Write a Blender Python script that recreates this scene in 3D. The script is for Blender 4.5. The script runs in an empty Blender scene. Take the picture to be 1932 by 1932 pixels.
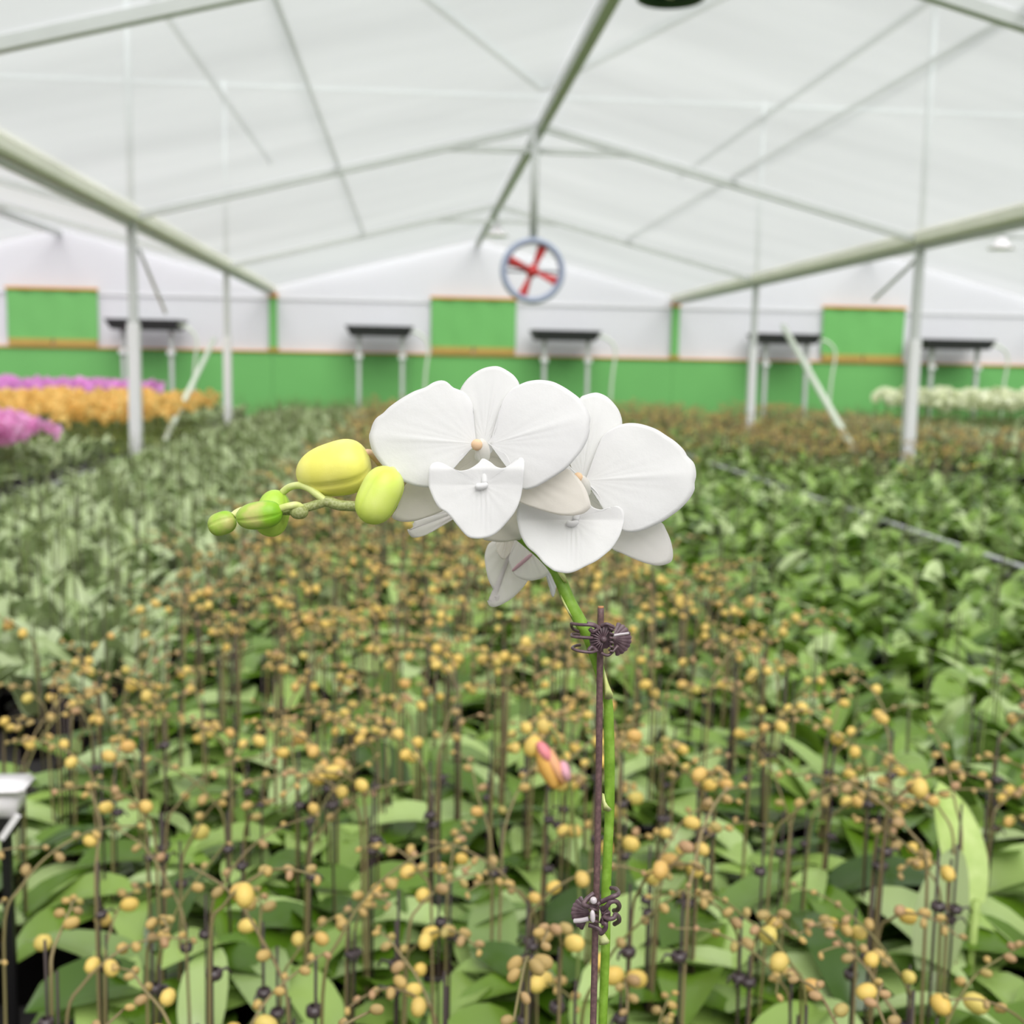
import bpy, bmesh, math, random
from mathutils import Vector, Matrix, noise
PI = math.pi
sc = bpy.context.scene
COL = sc.collection

# ------------------------------------------------------------------ camera
FPX, YAW, PITCH, ROLL = 2162.3, 0.08786, 0.1273, 0.01871
CZ = 1.60
CAM = Vector((0, 0, CZ))
_F = Vector((math.sin(YAW) * math.cos(PITCH), math.cos(YAW) * math.cos(PITCH), -math.sin(PITCH)))
_R0 = Vector((math.cos(YAW), -math.sin(YAW), 0))
_U0 = _R0.cross(_F)
_R = _R0 * math.cos(ROLL) + _U0 * math.sin(ROLL)
_U = _U0 * math.cos(ROLL) - _R0 * math.sin(ROLL)
camd = bpy.data.cameras.new('camera')
camd.sensor_width = 36
camd.lens = 36 * FPX / 1932
camd.clip_start = 0.02
camd.dof.use_dof = True
camd.dof.focus_distance = 0.522
camd.dof.aperture_fstop = 10.6
cam = bpy.data.objects.new('camera', camd)
COL.objects.link(cam)
cam.matrix_world = Matrix(((_R.x, _U.x, -_F.x, CAM.x), (_R.y, _U.y, -_F.y, CAM.y), (_R.z, _U.z, -_F.z, CAM.z), (0, 0, 0, 1)))
sc.camera = cam

# ------------------------------------------------------------------ sky, sun, exposure
SKY_STRENGTH = 0.86
SUN_STRENGTH = 6.8
w = bpy.data.worlds.new('overcast_sky')
sc.world = w
w.use_nodes = True
w.node_tree.nodes['Background'].inputs[0].default_value = (0.93, 0.97, 1.0, 1)
w.node_tree.nodes['Background'].inputs[1].default_value = SKY_STRENGTH
sund = bpy.data.lights.new('sun', 'SUN')
sund.energy = SUN_STRENGTH
sund.angle = math.radians(58)
sund.color = (1.0, 0.985, 0.96)
sun = bpy.data.objects.new('sun', sund)
COL.objects.link(sun)
sun.location = (0, -5, 12)
sun.rotation_euler = Vector((-0.12, 0.63, -0.77)).to_track_quat('-Z', 'Y').to_euler()
vs = sc.view_settings
vs.view_transform = 'Standard'
vs.look = 'None'
vs.exposure = 0.0
vs.gamma = 1.0
vs.use_curve_mapping = False


# ------------------------------------------------------------------ helpers
def px(x, y, d):
    """world point that the photograph shows at pixel (x, y), at distance d along the view axis"""
    return CAM + _F * d + _R * ((x - 966) / FPX * d) - _U * ((y - 966) / FPX * d)


def pxD(x, y, Y):
    """world point at pixel (x, y) on the plane of depth Y down the greenhouse"""
    v = _F + _R * ((x - 966) / FPX) - _U * ((y - 966) / FPX)
    return CAM + v * (Y / v.y)


def pxz(x, y, z):
    v = _F + _R * ((x - 966) / FPX) - _U * ((y - 966) / FPX)
    return CAM + v * ((z - CZ) / v.z)


def lin(r, g, b):
    f = lambda c: (c / 255 / 12.92) if c / 255 <= 0.04045 else ((c / 255 + 0.055) / 1.055) ** 2.4
    return (f(r), f(g), f(b), 1)


class MB:
    def __init__(s):
        s.v, s.f, s.m = [], [], []

    def add(s, vs, fs, mi=0):
        o = len(s.v)
        s.v += [tuple(p) for p in vs]
        s.f += [tuple(i + o for i in f) for f in fs]
        s.m += [mi] * len(fs)
        return s

    def box(s, c, size, mi=0, rot=None):
        hx, hy, hz = size[0] / 2, size[1] / 2, size[2] / 2
        vs = [Vector((x, y, z)) for x in (-hx, hx) for y in (-hy, hy) for z in (-hz, hz)]
        if rot is not None:
            vs = [rot @ p for p in vs]
        vs = [p + Vector(c) for p in vs]
        return s.add(vs, [(0, 1, 3, 2), (4, 6, 7, 5), (0, 4, 5, 1), (2, 3, 7, 6), (0, 2, 6, 4), (1, 5, 7, 3)], mi)

    def beam(s, a, b, wd, ht, mi=0, up=Vector((0, 0, 1))):
        a, b = Vector(a), Vector(b)
        d = (b - a).normalized()
        if abs(d.dot(up)) > 0.95:
            up = Vector((0, 1, 0))
        sx = d.cross(up).normalized() * wd / 2
        sz = sx.normalized().cross(d) * ht / 2
        vs = [p + i * sx + j * sz for p in (a, b) for i in (-1, 1) for j in (-1, 1)]
        return s.add(vs, [(0, 1, 3, 2), (4, 6, 7, 5), (0, 4, 5, 1), (2, 3, 7, 6), (0, 2, 6, 4), (1, 5, 7, 3)], mi)

    def tube(s, path, rad, n=8, mi=0, cap=True):
        path = [Vector(p) for p in path]
        N = len(path)
        if not hasattr(rad, '__len__'):
            rad = [rad] * N
        vs, fs = [], []
        prev = None
        for i, p in enumerate(path):
            t = (path[min(i + 1, N - 1)] - path[max(i - 1, 0)]).normalized()
            if prev is None:
                r = Vector((0, 0, 1)) if abs(t.z) < 0.9 else Vector((1, 0, 0))
                a = t.cross(r).normalized()
            else:
                a = (prev - t * prev.dot(t)).normalized()
            prev = a
            b = t.cross(a)
            for k in range(n):
                an = 2 * PI * k / n
                vs.append(p + (a * math.cos(an) + b * math.sin(an)) * rad[i])
        for i in range(N - 1):
            for k in range(n):
                fs.append((i * n + k, i * n + (k + 1) % n, (i + 1) * n + (k + 1) % n, (i + 1) * n + k))
        if cap:
            fs.append(tuple(reversed(range(n))))
            fs.append(tuple((N - 1) * n + k for k in range(n)))
        return s.add(vs, fs, mi)

    def lathe(s, prof, n=16, mi=0, org=(0, 0, 0), M=None):
        vs, fs = [], []
        for r, z in prof:
            for k in range(n):
                an = 2 * PI * k / n
                p = Vector((r * math.cos(an), r * math.sin(an), z))
                vs.append((M @ p if M is not None else p) + Vector(org))
        for i in range(len(prof) - 1):
            for k in range(n):
                fs.append((i * n + k, i * n + (k + 1) % n, (i + 1) * n + (k + 1) % n, (i + 1) * n + k))
        return s.add(vs, fs, mi)

    def blob(s, c, axis, L, R, seg=8, rings=5, groove=0.0, ng=3, pw=2.3, skew=0.0, mi=0, flat=1.0, side=None):
        """a bud: axis points from its base to its tip, ng shallow seams run along it"""
        axis = Vector(axis).normalized()
        r = side if side is not None else (Vector((0, 0, 1)) if abs(axis.z) < 0.9 else Vector((1, 0, 0)))
        a = axis.cross(r).normalized()
        b = axis.cross(a)
        vs, fs = [], []
        vs.append(Vector(c) - axis * L / 2)
        for i in range(1, rings):
            t = i / rings
            z = -math.cos(PI * t)
            rr = R * (1 - abs(z) ** pw) ** 0.5 * (1 - skew * z)
            for k in range(seg):
                an = 2 * PI * k / seg
                g = abs(math.sin(an * ng / 2)) ** 0.22 if groove else 1
                q = rr * (1 - groove * (1 - g))
                vs.append(Vector(c) + axis * (z * L / 2) + (a * math.cos(an) + b * math.sin(an) * flat) * q)
        vs.append(Vector(c) + axis * L / 2)
        for k in range(seg):
            fs.append((0, 1 + (k + 1) % seg, 1 + k))
        for i in range(rings - 2):
            for k in range(seg):
                p = 1 + i * seg
                fs.append((p + k, p + (k + 1) % seg, p + seg + (k + 1) % seg, p + seg + k))
        p = 1 + (rings - 2) * seg
        for k in range(seg):
            fs.append((p + k, p + (k + 1) % seg, len(vs) - 1))
        return s.add(vs, fs, mi)

    def mesh(s, name, mats, smooth=True):
        me = bpy.data.meshes.new(name)
        me.from_pydata(s.v, [], s.f)
        for m in (mats if isinstance(mats, (list, tuple)) else [mats]):
            me.materials.append(m)
        me.polygons.foreach_set('material_index', s.m)
        me.polygons.foreach_set('use_smooth', [smooth] * len(me.polygons))
        me.update()
        return me

    def build(s, name, mats, parent=None, smooth=True):
        return link(name, s.mesh(name, mats, smooth), parent)


def link(name, data, parent=None):
    o = bpy.data.objects.new(name, data)
    COL.objects.link(o)
    if parent is not None:
        o.parent = parent
    return o


def tag(o, label=None, cat=None, group=None, kind=None):
    if label: o['label'] = label
    if cat: o['category'] = cat
    if group: o['group'] = group
    if kind: o['kind'] = kind
    return o


def thing(name, label, cat, loc=(0, 0, 0), group=None):
    o = link(name, None)
    o.location = loc
    o.empty_display_size = 0.05
    return tag(o, label, cat, group)


def rebase(root):
    """children were built in world coordinates: keep them there under a root that stands at the thing's base"""
    bpy_inv = Matrix.Translation(-Vector(root.location))
    for ch in [c for c in COL.objects if c.parent is root]:
        if ch.type == 'MESH':
            ch.data.transform(bpy_inv)
            for g in [c for c in COL.objects if c.parent is ch]:
                if g.type == 'MESH':
                    g.data.transform(bpy_inv)


def smooth_path(pts, n=8):
    pts = [Vector(p) for p in pts]
    out = []
    for i in range(len(pts) - 1):
        p0, p1, p2, p3 = pts[max(i - 1, 0)], pts[i], pts[i + 1], pts[min(i + 2, len(pts) - 1)]
        for k in range(n):
            t = k / n
            out.append(0.5 * ((2 * p1) + (p2 - p0) * t + (2 * p0 - 5 * p1 + 4 * p2 - p3) * t * t + (3 * p1 - p0 - 3 * p2 + p3) * t ** 3))
    out.append(pts[-1])
    return out


# ------------------------------------------------------------------ materials
def new_mat(name):
    m = bpy.data.materials.new(name)
    m.use_nodes = True
    nt = m.node_tree
    nt.nodes.clear()
    out = nt.nodes.new('ShaderNodeOutputMaterial')
    return m, nt, out


def pbr(name, col, rough=0.5, spec=0.5, noise_amt=0.08, scale=40, bump=0.0, metal=0.0, trans=0.0):
    m, nt, out = new_mat(name)
    N, L = nt.nodes, nt.links
    p = N.new('ShaderNodeBsdfPrincipled')
    p.inputs['Roughness'].default_value = rough
    p.inputs['Specular IOR Level'].default_value = spec
    p.inputs['Metallic'].default_value = metal
    tc = N.new('ShaderNodeTexCoord')
    nz = N.new('ShaderNodeTexNoise')
    nz.inputs['Scale'].default_value = scale
    nz.inputs['Detail'].default_value = 4
    L.new(tc.outputs['Object'], nz.inputs['Vector'])
    mx = N.new('ShaderNodeMix')
    mx.data_type = 'RGBA'
    mx.inputs[6].default_value = tuple(c * (1 - noise_amt) for c in col[:3]) + (1,)
    mx.inputs[7].default_value = tuple(min(1, c * (1 + noise_amt)) for c in col[:3]) + (1,)
    L.new(nz.outputs['Fac'], mx.inputs[0])
    L.new(mx.outputs[2], p.inputs['Base Color'])
    if bump:
        b = N.new('ShaderNodeBump')
        b.inputs['Strength'].default_value = bump
        b.inputs['Distance'].default_value = 0.002
        L.new(nz.outputs['Fac'], b.inputs['Height'])
        L.new(b.outputs[0], p.inputs['Normal'])
    if trans:
        t = N.new('ShaderNodeBsdfTranslucent')
        L.new(mx.outputs[2], t.inputs['Color'])
        ms = N.new('ShaderNodeMixShader')
        ms.inputs[0].default_value = trans
        L.new(p.outputs[0], ms.inputs[1])
        L.new(t.outputs[0], ms.inputs[2])
        L.new(ms.outputs[0], out.inputs[0])
    else:
        L.new(p.outputs[0], out.inputs[0])
    return m


def film(name, col, clear, diffuse, streak=0.12):
    """plastic greenhouse film: part clear, part milky; dust and rain streaks of its own"""
    m, nt, out = new_mat(name)
    N, L = nt.nodes, nt.links
    tc = N.new('ShaderNodeTexCoord')
    mp = N.new('ShaderNodeMapping')
    mp.inputs['Scale'].default_value = (0.35, 1.3, 0.35)
    L.new(tc.outputs['Object'], mp.inputs[0])
    nz = N.new('ShaderNodeTexNoise')
    nz.inputs['Scale'].default_value = 0.9
    nz.inputs['Detail'].default_value = 5
    nz.inputs['Roughness'].default_value = 0.55
    L.new(mp.outputs[0], nz.inputs['Vector'])
    mx = N.new('ShaderNodeMix')
    mx.data_type = 'RGBA'
    mx.inputs[6].default_value = tuple(c * (1 - streak) for c in col[:3]) + (1,)
    mx.inputs[7].default_value = col
    rg = N.new('ShaderNodeMapRange')
    rg.inputs[1].default_value = 0.3
    rg.inputs[2].default_value = 0.65
    L.new(nz.outputs['Fac'], rg.inputs[0])
    L.new(rg.outputs[0], mx.inputs[0])
    d = N.new('ShaderNodeBsdfDiffuse')
    t = N.new('ShaderNodeBsdfTranslucent')
    c = N.new('ShaderNodeBsdfTransparent')
    for s_ in (d, t, c):
        L.new(mx.outputs[2], s_.inputs['Color'])
    m1 = N.new('ShaderNodeMixShader')
    m1.inputs[0].default_value = diffuse / (1 - clear)
    L.new(t.outputs[0], m1.inputs[1])
    L.new(d.outputs[0], m1.inputs[2])
    m2 = N.new('ShaderNodeMixShader')
    m2.inputs[0].default_value = clear
    L.new(m1.outputs[0], m2.inputs[1])
    L.new(c.outputs[0], m2.inputs[2])
    L.new(m2.outputs[0], out.inputs[0])
    return m


def plant_mat(name, stops, rough=0.4, spec=0.5, trans=0.12, amp=0.5):
    """leaf / bud / stem colour that differs from plant to plant and from piece to piece"""
    m, nt, out = new_mat(name)
    N, L = nt.nodes, nt.links
    oi = N.new('ShaderNodeObjectInfo')
    ge = N.new('ShaderNodeNewGeometry')
    ad = N.new('ShaderNodeMath')
    ad.operation = 'ADD'
    L.new(oi.outputs['Random'], ad.inputs[0])
    L.new(ge.outputs['Random Per Island'], ad.inputs[1])
    fr = N.new('ShaderNodeMath')
    fr.operation = 'FRACT'
    L.new(ad.outputs[0], fr.inputs[0])
    cr = N.new('ShaderNodeValToRGB')
    el = cr.color_ramp.elements
    while len(el) < len(stops):
        el.new(0.5)
    for i, (p_, c_) in enumerate(stops):
        el[i].position = p_
        el[i].color = c_
    L.new(fr.outputs[0], cr.inputs[0])
    p = N.new('ShaderNodeBsdfPrincipled')
    p.inputs['Roughness'].default_value = rough
    p.inputs['Specular IOR Level'].default_value = spec
    L.new(cr.outputs[0], p.inputs['Base Color'])
    if trans:
        t = N.new('ShaderNodeBsdfTranslucent')
        L.new(cr.outputs[0], t.inputs['Color'])
        ms = N.new('ShaderNodeMixShader')
        ms.inputs[0].default_value = trans
        L.new(p.outputs[0], ms.inputs[1])
        L.new(t.outputs[0], ms.inputs[2])
        L.new(ms.outputs[0], out.inputs[0])
    else:
        L.new(p.outputs[0], out.inputs[0])
    return m


def petal_mat(name, col, trans=0.3, rough=0.6, vein=0.25):
    m, nt, out = new_mat(name)
    N, L = nt.nodes, nt.links
    tc = N.new('ShaderNodeTexCoord')
    nz = N.new('ShaderNodeTexNoise')
    nz.inputs['Scale'].default_value = 260
    nz.inputs['Detail'].default_value = 5
    L.new(tc.outputs['Object'], nz.inputs['Vector'])
    n2 = N.new('ShaderNodeTexNoise')
    n2.inputs['Scale'].default_value = 1500
    L.new(tc.outputs['Object'], n2.inputs['Vector'])
    ad = N.new('ShaderNodeMath')
    ad.operation = 'MULTIPLY_ADD'
    ad.inputs[1].default_value = 0.25
    L.new(n2.outputs['Fac'], ad.inputs[0])
    L.new(nz.outputs['Fac'], ad.inputs[2])
    b = N.new('ShaderNodeBump')
    b.inputs['Strength'].default_value = vein
    b.inputs['Distance'].default_value = 0.0006
    L.new(ad.outputs[0], b.inputs['Height'])
    p = N.new('ShaderNodeBsdfPrincipled')
    p.inputs['Base Color'].default_value = col
    p.inputs['Roughness'].default_value = rough
    p.inputs['Specular IOR Level'].default_value = 0.25
    L.new(b.outputs[0], p.inputs['Normal'])
    t = N.new('ShaderNodeBsdfTranslucent')
    t.inputs['Color'].default_value = col
    ms = N.new('ShaderNodeMixShader')
    ms.inputs[0].default_value = trans
    L.new(p.outputs[0], ms.inputs[1])
    L.new(t.outputs[0], ms.inputs[2])
    L.new(ms.outputs[0], out.inputs[0])
    return m


M = {}
M['roof_film'] = film('roof_film', (0.95, 0.945, 0.945, 1), 0.5, 0.35)
M['wall_film'] = film('wall_film', (0.85, 0.855, 0.885, 1), 0.0, 0.72, 0.05)
M['steel'] = pbr('galvanised_steel', lin(192, 196, 194), 0.45, 0.5, 0.08, 9)
M['gutter'] = pbr('cream_gutter_sheet', lin(246, 246, 232), 0.5, 0.4, 0.08, 5)
M['white_paint'] = pbr('white_paint', lin(225, 226, 226), 0.45, 0.4, 0.04, 6)
M['sleeve'] = pbr('grey_white_sleeve', lin(220, 221, 222), 0.5)
M['mast'] = pbr('outdoor_steel', lin(176, 182, 186), 0.6, 0.3)
M['pale_tube'] = pbr('pale_plastic_tube', lin(215, 225, 208), 0.4)
M['green_sheet'] = pbr('green_sheet', lin(116, 186, 106), 0.6, 0.25, 0.06, 1.5)
M['orange_trim'] = pbr('orange_trim', lin(235, 160, 60), 0.5)
M['wood_board'] = pbr('tan_board', lin(186, 160, 84), 0.7, 0.3, 0.15, 6)
M['dark_tray'] = pbr('dark_tray', lin(52, 54, 54), 0.6, 0.3, 0.1, 8)
M['floor'] = pbr('dark_ground_cloth', lin(52, 50, 50), 0.9, 0.2, 0.3, 12)
M['bench'] = pbr('bench_mesh', lin(56, 54, 54), 0.7, 0.3, 0.2, 30)
M['pot'] = pbr('dark_pot', lin(42, 38, 40), 0.35, 0.5, 0.2, 20)
M['bark'] = pbr('potting_bark', lin(62, 48, 38), 0.95, 0.1, 0.5, 90, 0.6)
M['stake'] = pbr('dark_stake', lin(62, 50, 48), 0.5, 0.4, 0.2, 60)
M['clip'] = pbr('plastic_clip', lin(70, 58, 62), 0.22, 0.6)
M['fan_frame'] = pbr('grey_blue_enamel', lin(160, 170, 196), 0.4)
M['fan_red'] = pbr('red_enamel', lin(200, 56, 58), 0.4)
M['fan_dark'] = pbr('dark_enamel', lin(60, 56, 66), 0.4)
M['lamp_green'] = pbr('dark_green_enamel', lin(44, 74, 56), 0.35)
M['black'] = pbr('black_plastic', lin(22, 20, 22), 0.5)
M['white_plastic'] = pbr('white_plastic', lin(238, 234, 238), 0.35)
M['leaf'] = plant_mat('leaf_green', [(0, lin(50, 84, 8)), (0.3, lin(104, 140, 34)), (0.55, lin(166, 196, 104)), (0.8, lin(190, 212, 146)), (1, lin(88, 124, 26))], 0.3, 0.8, 0.12)  # darkest stop stands in for shaded undersides, paler stops for leaf sheen
M['leaf_pale'] = plant_mat('leaf_pale_green', [(0, lin(150, 168, 114)), (0.45, lin(188, 202, 158)), (0.85, lin(164, 182, 126)), (1, lin(92, 124, 46))], 0.35, 0.7, 0.12)
M['leaf_dark'] = plant_mat('leaf_deep_green', [(0, lin(74, 108, 20)), (0.4, lin(116, 150, 48)), (0.75, lin(140, 170, 82)), (1, lin(190, 208, 150))], 0.28, 0.9, 0.12)
M['spike'] = plant_mat('spike_stem', [(0, lin(128, 112, 80)), (0.5, lin(152, 136, 100)), (1, lin(120, 116, 70))], 0.6, 0.3, 0)
M['spike_green'] = plant_mat('green_spike_stem', [(0, lin(110, 130, 70)), (1, lin(136, 150, 90))], 0.6, 0.3, 0)
M['bud'] = plant_mat('yellow_bud', [(0, lin(232, 196, 104)), (0.4, lin(240, 210, 118)), (0.7, lin(224, 180, 108)), (1, lin(222, 204, 112))], 0.5, 0.35, 0.1)
M['bud_small'] = plant_mat('tan_bud', [(0, lin(188, 158, 104)), (0.3, lin(208, 176, 108)), (0.55, lin(174, 150, 100)), (0.8, lin(190, 152, 116)), (1, lin(184, 168, 100))], 0.55, 0.3, 0.1)
M['petal_pink'] = plant_mat('pink_petal', [(0, lin(253, 182, 232)), (0.5, lin(255, 202, 243)), (1, lin(248, 160, 220))], 0.6, 0.2, 0.45)
M['petal_violet'] = plant_mat('violet_pink_petal', [(0, lin(242, 172, 238)), (0.5, lin(250, 190, 246)), (1, lin(236, 156, 222))], 0.6, 0.2, 0.45)
M['petal_orange'] = plant_mat('orange_petal', [(0, lin(255, 216, 130)), (0.5, lin(255, 226, 150)), (1, lin(252, 204, 116))], 0.6, 0.2, 0.45)
M['petal_cream'] = plant_mat('cream_petal', [(0, lin(246, 248, 226)), (1, lin(236, 242, 204))], 0.6, 0.2, 0.3)
M['petal'] = petal_mat('white_petal', (0.93, 0.925, 0.925, 1), 0.33)
M['sepal_back'] = petal_mat('ivory_sepal', (0.92, 0.885, 0.83, 1), 0.45)
M['sepal_blush'] = petal_mat('blush_sepal', (0.95, 0.925, 0.92, 1), 0.6)
M['column'] = petal_mat('ivory_column', (0.95, 0.94, 0.91, 1), 0.5)
M['anther'] = petal_mat('peach_anther_cap', lin(253, 220, 182), 0.2)
M['pink_streak'] = petal_mat('pink_midvein', lin(228, 190, 200), 0.2)
M['pink_petal_tip'] = petal_mat('rose_petal', lin(250, 160, 168), 0.25)
M['gold_petal'] = petal_mat('gold_petal', lin(250, 200, 110), 0.25)
M['peach_petal'] = petal_mat('peach_petal', lin(253, 196, 150), 0.25)
M['lilac_petal'] = petal_mat('lilac_petal', lin(244, 190, 205), 0.25)


def speckled(name, c1, c2, c3, scale=120, rough=0.42):
    m, nt, out = new_mat(name)
    N, L = nt.nodes, nt.links
    tc = N.new('ShaderNodeTexCoord')
    nz = N.new('ShaderNodeTexNoise')
    nz.inputs['Scale'].default_value = scale
    nz.inputs['Detail'].default_value = 3
    L.new(tc.outputs['Object'], nz.inputs['Vector'])
    cr = N.new('ShaderNodeValToRGB')
    el = cr.color_ramp.elements
    el[0].position, el[0].color = 0.32, c1
    el[1].position, el[1].color = 0.7, c3
    e = el.new(0.5)
    e.color = c2
    L.new(nz.outputs['Fac'], cr.inputs[0])
    p = N.new('ShaderNodeBsdfPrincipled')
    p.inputs['Roughness'].default_value = rough
    p.inputs['Specular IOR Level'].default_value = 0.4
    p.inputs['Subsurface Weight'].default_value = 0.0
    L.new(cr.outputs[0], p.inputs['Base Color'])
    n2 = N.new('ShaderNodeTexNoise')
    n2.inputs['Scale'].default_value = 1400
    L.new(tc.outputs['Object'], n2.inputs['Vector'])
    b = N.new('ShaderNodeBump')
    b.inputs['Strength'].default_value = 0.15
    b.inputs['Distance'].default_value = 0.0003
    L.new(n2.outputs['Fac'], b.inputs['Height'])
    L.new(b.outputs[0], p.inputs['Normal'])
    L.new(p.outputs[0], out.inputs[0])
    return m


M['bud_yellow'] = speckled('yellow_bud_skin', lin(238, 232, 110), lin(246, 240, 128), lin(250, 240, 150), 60)
M['bud_lime'] = speckled('lime_bud_skin', lin(206, 222, 84), lin(218, 236, 106), lin(226, 238, 130), 60)
M['bud_green'] = speckled('green_bud_skin', lin(140, 196, 48), lin(178, 212, 78), lin(206, 206, 130), 70)
M['bud_leafgreen'] = speckled('leaf_green_bud_skin', lin(124, 182, 34), lin(150, 196, 56), lin(200, 196, 120), 70)
M['bright_leaf'] = speckled('yellow_green_leaf', lin(160, 186, 96), lin(174, 198, 112), lin(188, 208, 130), 30)
M['bud_lime2'] = speckled('fresh_lime_bud_skin', lin(170, 206, 70), lin(190, 222, 92), lin(208, 232, 118), 60)
M['stem'] = speckled('green_flower_stem', lin(112, 152, 44), lin(128, 168, 56), lin(146, 186, 76), 160)
M['stem_tip'] = speckled('mottled_stem', lin(140, 146, 86), lin(160, 168, 106), lin(182, 184, 138), 900)
M['bract'] = speckled('pale_bract', lin(198, 208, 120), lin(214, 222, 142), lin(226, 230, 168), 120)
M['main_stake'] = speckled('purple_brown_stake', lin(92, 70, 70), lin(104, 80, 80), lin(122, 94, 92), 500, 0.5)
M['stake_end'] = pbr('cut_bamboo', lin(196, 140, 96), 0.8)
M['main_clip'] = speckled('plum_brown_plastic', lin(84, 66, 72), lin(98, 78, 84), lin(116, 96, 100), 300, 0.28)
M['clip_shine'] = pbr('pale_worn_plastic', lin(206, 196, 200), 0.2, 0.7)  # pale colour standing for gloss highlights on the plum brown clips

# ------------------------------------------------------------------ greenhouse
XL, XR = -2.3845, 4.538
W = XR - XL
ZG, ZR = CZ + 1.167, CZ + 2.048
D1, D2, DW, D0 = 10.176, 15.172, 20.0, 5.335
FRAMES = [-9.25, -4.4, 0.47, D0, D1, D2]
YB = -9.6
NB = 2                              # further bays on each side
gx = [XL + k * W for k in range(-NB, NB + 2)]
XA, XB = gx[0], gx[-1]

MB().add([(XA, YB, 0), (XB, YB, 0), (XB, DW + 0.1, 0), (XA, DW + 0.1, 0)], [(0, 1, 2, 3)]).build('floor', M['floor'])
tag(bpy.data.objects['floor'], 'dark ground under the orchid benches', None, None, 'structure')


def sag(u):
    return -0.035 * math.sin(PI * u)


bay_words = {-2: 'outermost left bay', -1: 'bay left of the left row of posts', 0: 'middle bay with the hanging fan', 1: 'bay right of the right row of posts', 2: 'outermost right bay'}
for bi in range(len(gx) - 1):
    k = bi - NB
    x0, x1 = gx[bi], gx[bi + 1]
    xm = (x0 + x1) / 2
    root = link('ceiling', None)
    tag(root, 'white translucent plastic film roof over the ' + bay_words[k], None, None, 'structure')
    ys = sorted(FRAMES + [YB, DW])
    for j in range(len(ys) - 1):
        if ys[j + 1] - ys[j] < 0.5:
            continue
        for (xa, za, xb, zb) in ((x0 + 0.03, ZG + 0.06, xm, ZR + 0.045), (xm, ZR + 0.045, x1 - 0.03, ZG + 0.06)):
            mb = MB()
            nu, nv = 6, 6
            vs_ = []
            for a in range(nu + 1):
                for b in range(nv + 1):
                    u, v = a / nu, b / nv
                    vs_.append((xa + (xb - xa) * u, ys[j] + (ys[j + 1] - ys[j]) * v, za + (zb - za) * u + sag(v) * math.sin(PI * u)))
            mb.add(vs_, [(a * (nv + 1) + b, a * (nv + 1) + b + 1, (a + 1) * (nv + 1) + b + 1, (a + 1) * (nv + 1) + b) for a in range(nu) for b in range(nv)])
            mb.build('film_panel', M['roof_film'], root)


def gable(name, y, thick, mat, lab):
    mb = MB()
    for bi in range(len(gx) - 1):
        x0, x1 = gx[bi], gx[bi + 1]
        xm = (x0 + x1) / 2
        prof = [(x0, 0), (x1, 0), (x1, ZG + 0.06), (xm, ZR + 0.05), (x0, ZG + 0.06)]
        vs_ = [(a, y, b) for a, b in prof] + [(a, y + thick, b) for a, b in prof]
        fs_ = [(0, 1, 2, 3, 4), (9, 8, 7, 6, 5)]
        mb.add(vs_, fs_)
    o = mb.build(name, mat, None, False)
    return tag(o, lab, None, None, 'structure')


wall_far = gable('wall_far', DW, 0.05, M['wall_film'], 'white film end wall of the greenhouse with green lower band')
gable('wall_back', YB, -0.05, M['roof_film'], 'white film end wall behind the viewer')
for nm, x in (('wall_left', XA), ('wall_right', XB)):
    o = MB().add([(x, YB, 0), (x, DW, 0), (x, DW, ZG + 0.06), (x, YB, ZG + 0.06)], [(0, 1, 2, 3)]).build(nm, M['roof_film'])
    tag(o, 'white film side wall of the greenhouse', None, None, 'structure')

# far wall dressing: green band panels, its orange rail, strips at the gutters, battens
ZB = CZ + 0.148
for bi in range(len(gx) - 1):
    x0, x1 = gx[bi], gx[bi + 1]
    for h in range(3):
        a, b = x0 + (x1 - x0) * h / 3, x0 + (x1 - x0) * (h + 1) / 3
        MB().box(((a + b) / 2, DW - 0.03, ZB / 2), (b - a - 0.006, 0.04, ZB)).build('lower_panel', M['green_sheet'], wall_far, False)
    MB().box(((x0 + x1) / 2, DW - 0.045, ZB + 0.012), (x1 - x0, 0.07, 0.024)).build('rail', M['orange_trim'], wall_far, False)
    MB().box(((x0 + x1) / 2, DW - 0.02, ZG - 0.12), (x1 - x0, 0.02, 0.02)).build('batten', M['white_paint'], wall_far, False)
    if 0 < bi:
        st = MB().box((x0 + 0.02, DW - 0.05, (ZB + 0.06 + ZG - 0.12) / 2), (0.13, 0.06, ZG - 0.18 - ZB)).build('corner_strip', M['green_sheet'], wall_far, False)
        MB().box((x0 + 0.02, DW - 0.05, ZG - 0.07), (0.15, 0.07, 0.07)).build('strip_cap', M['orange_trim'], wall_far, False)
        MB().box((x0 + 0.02, DW - 0.055, ZB + 0.045), (0.17, 0.07, 0.06)).build('strip_foot', M['wood_board'], wall_far, False)

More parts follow.
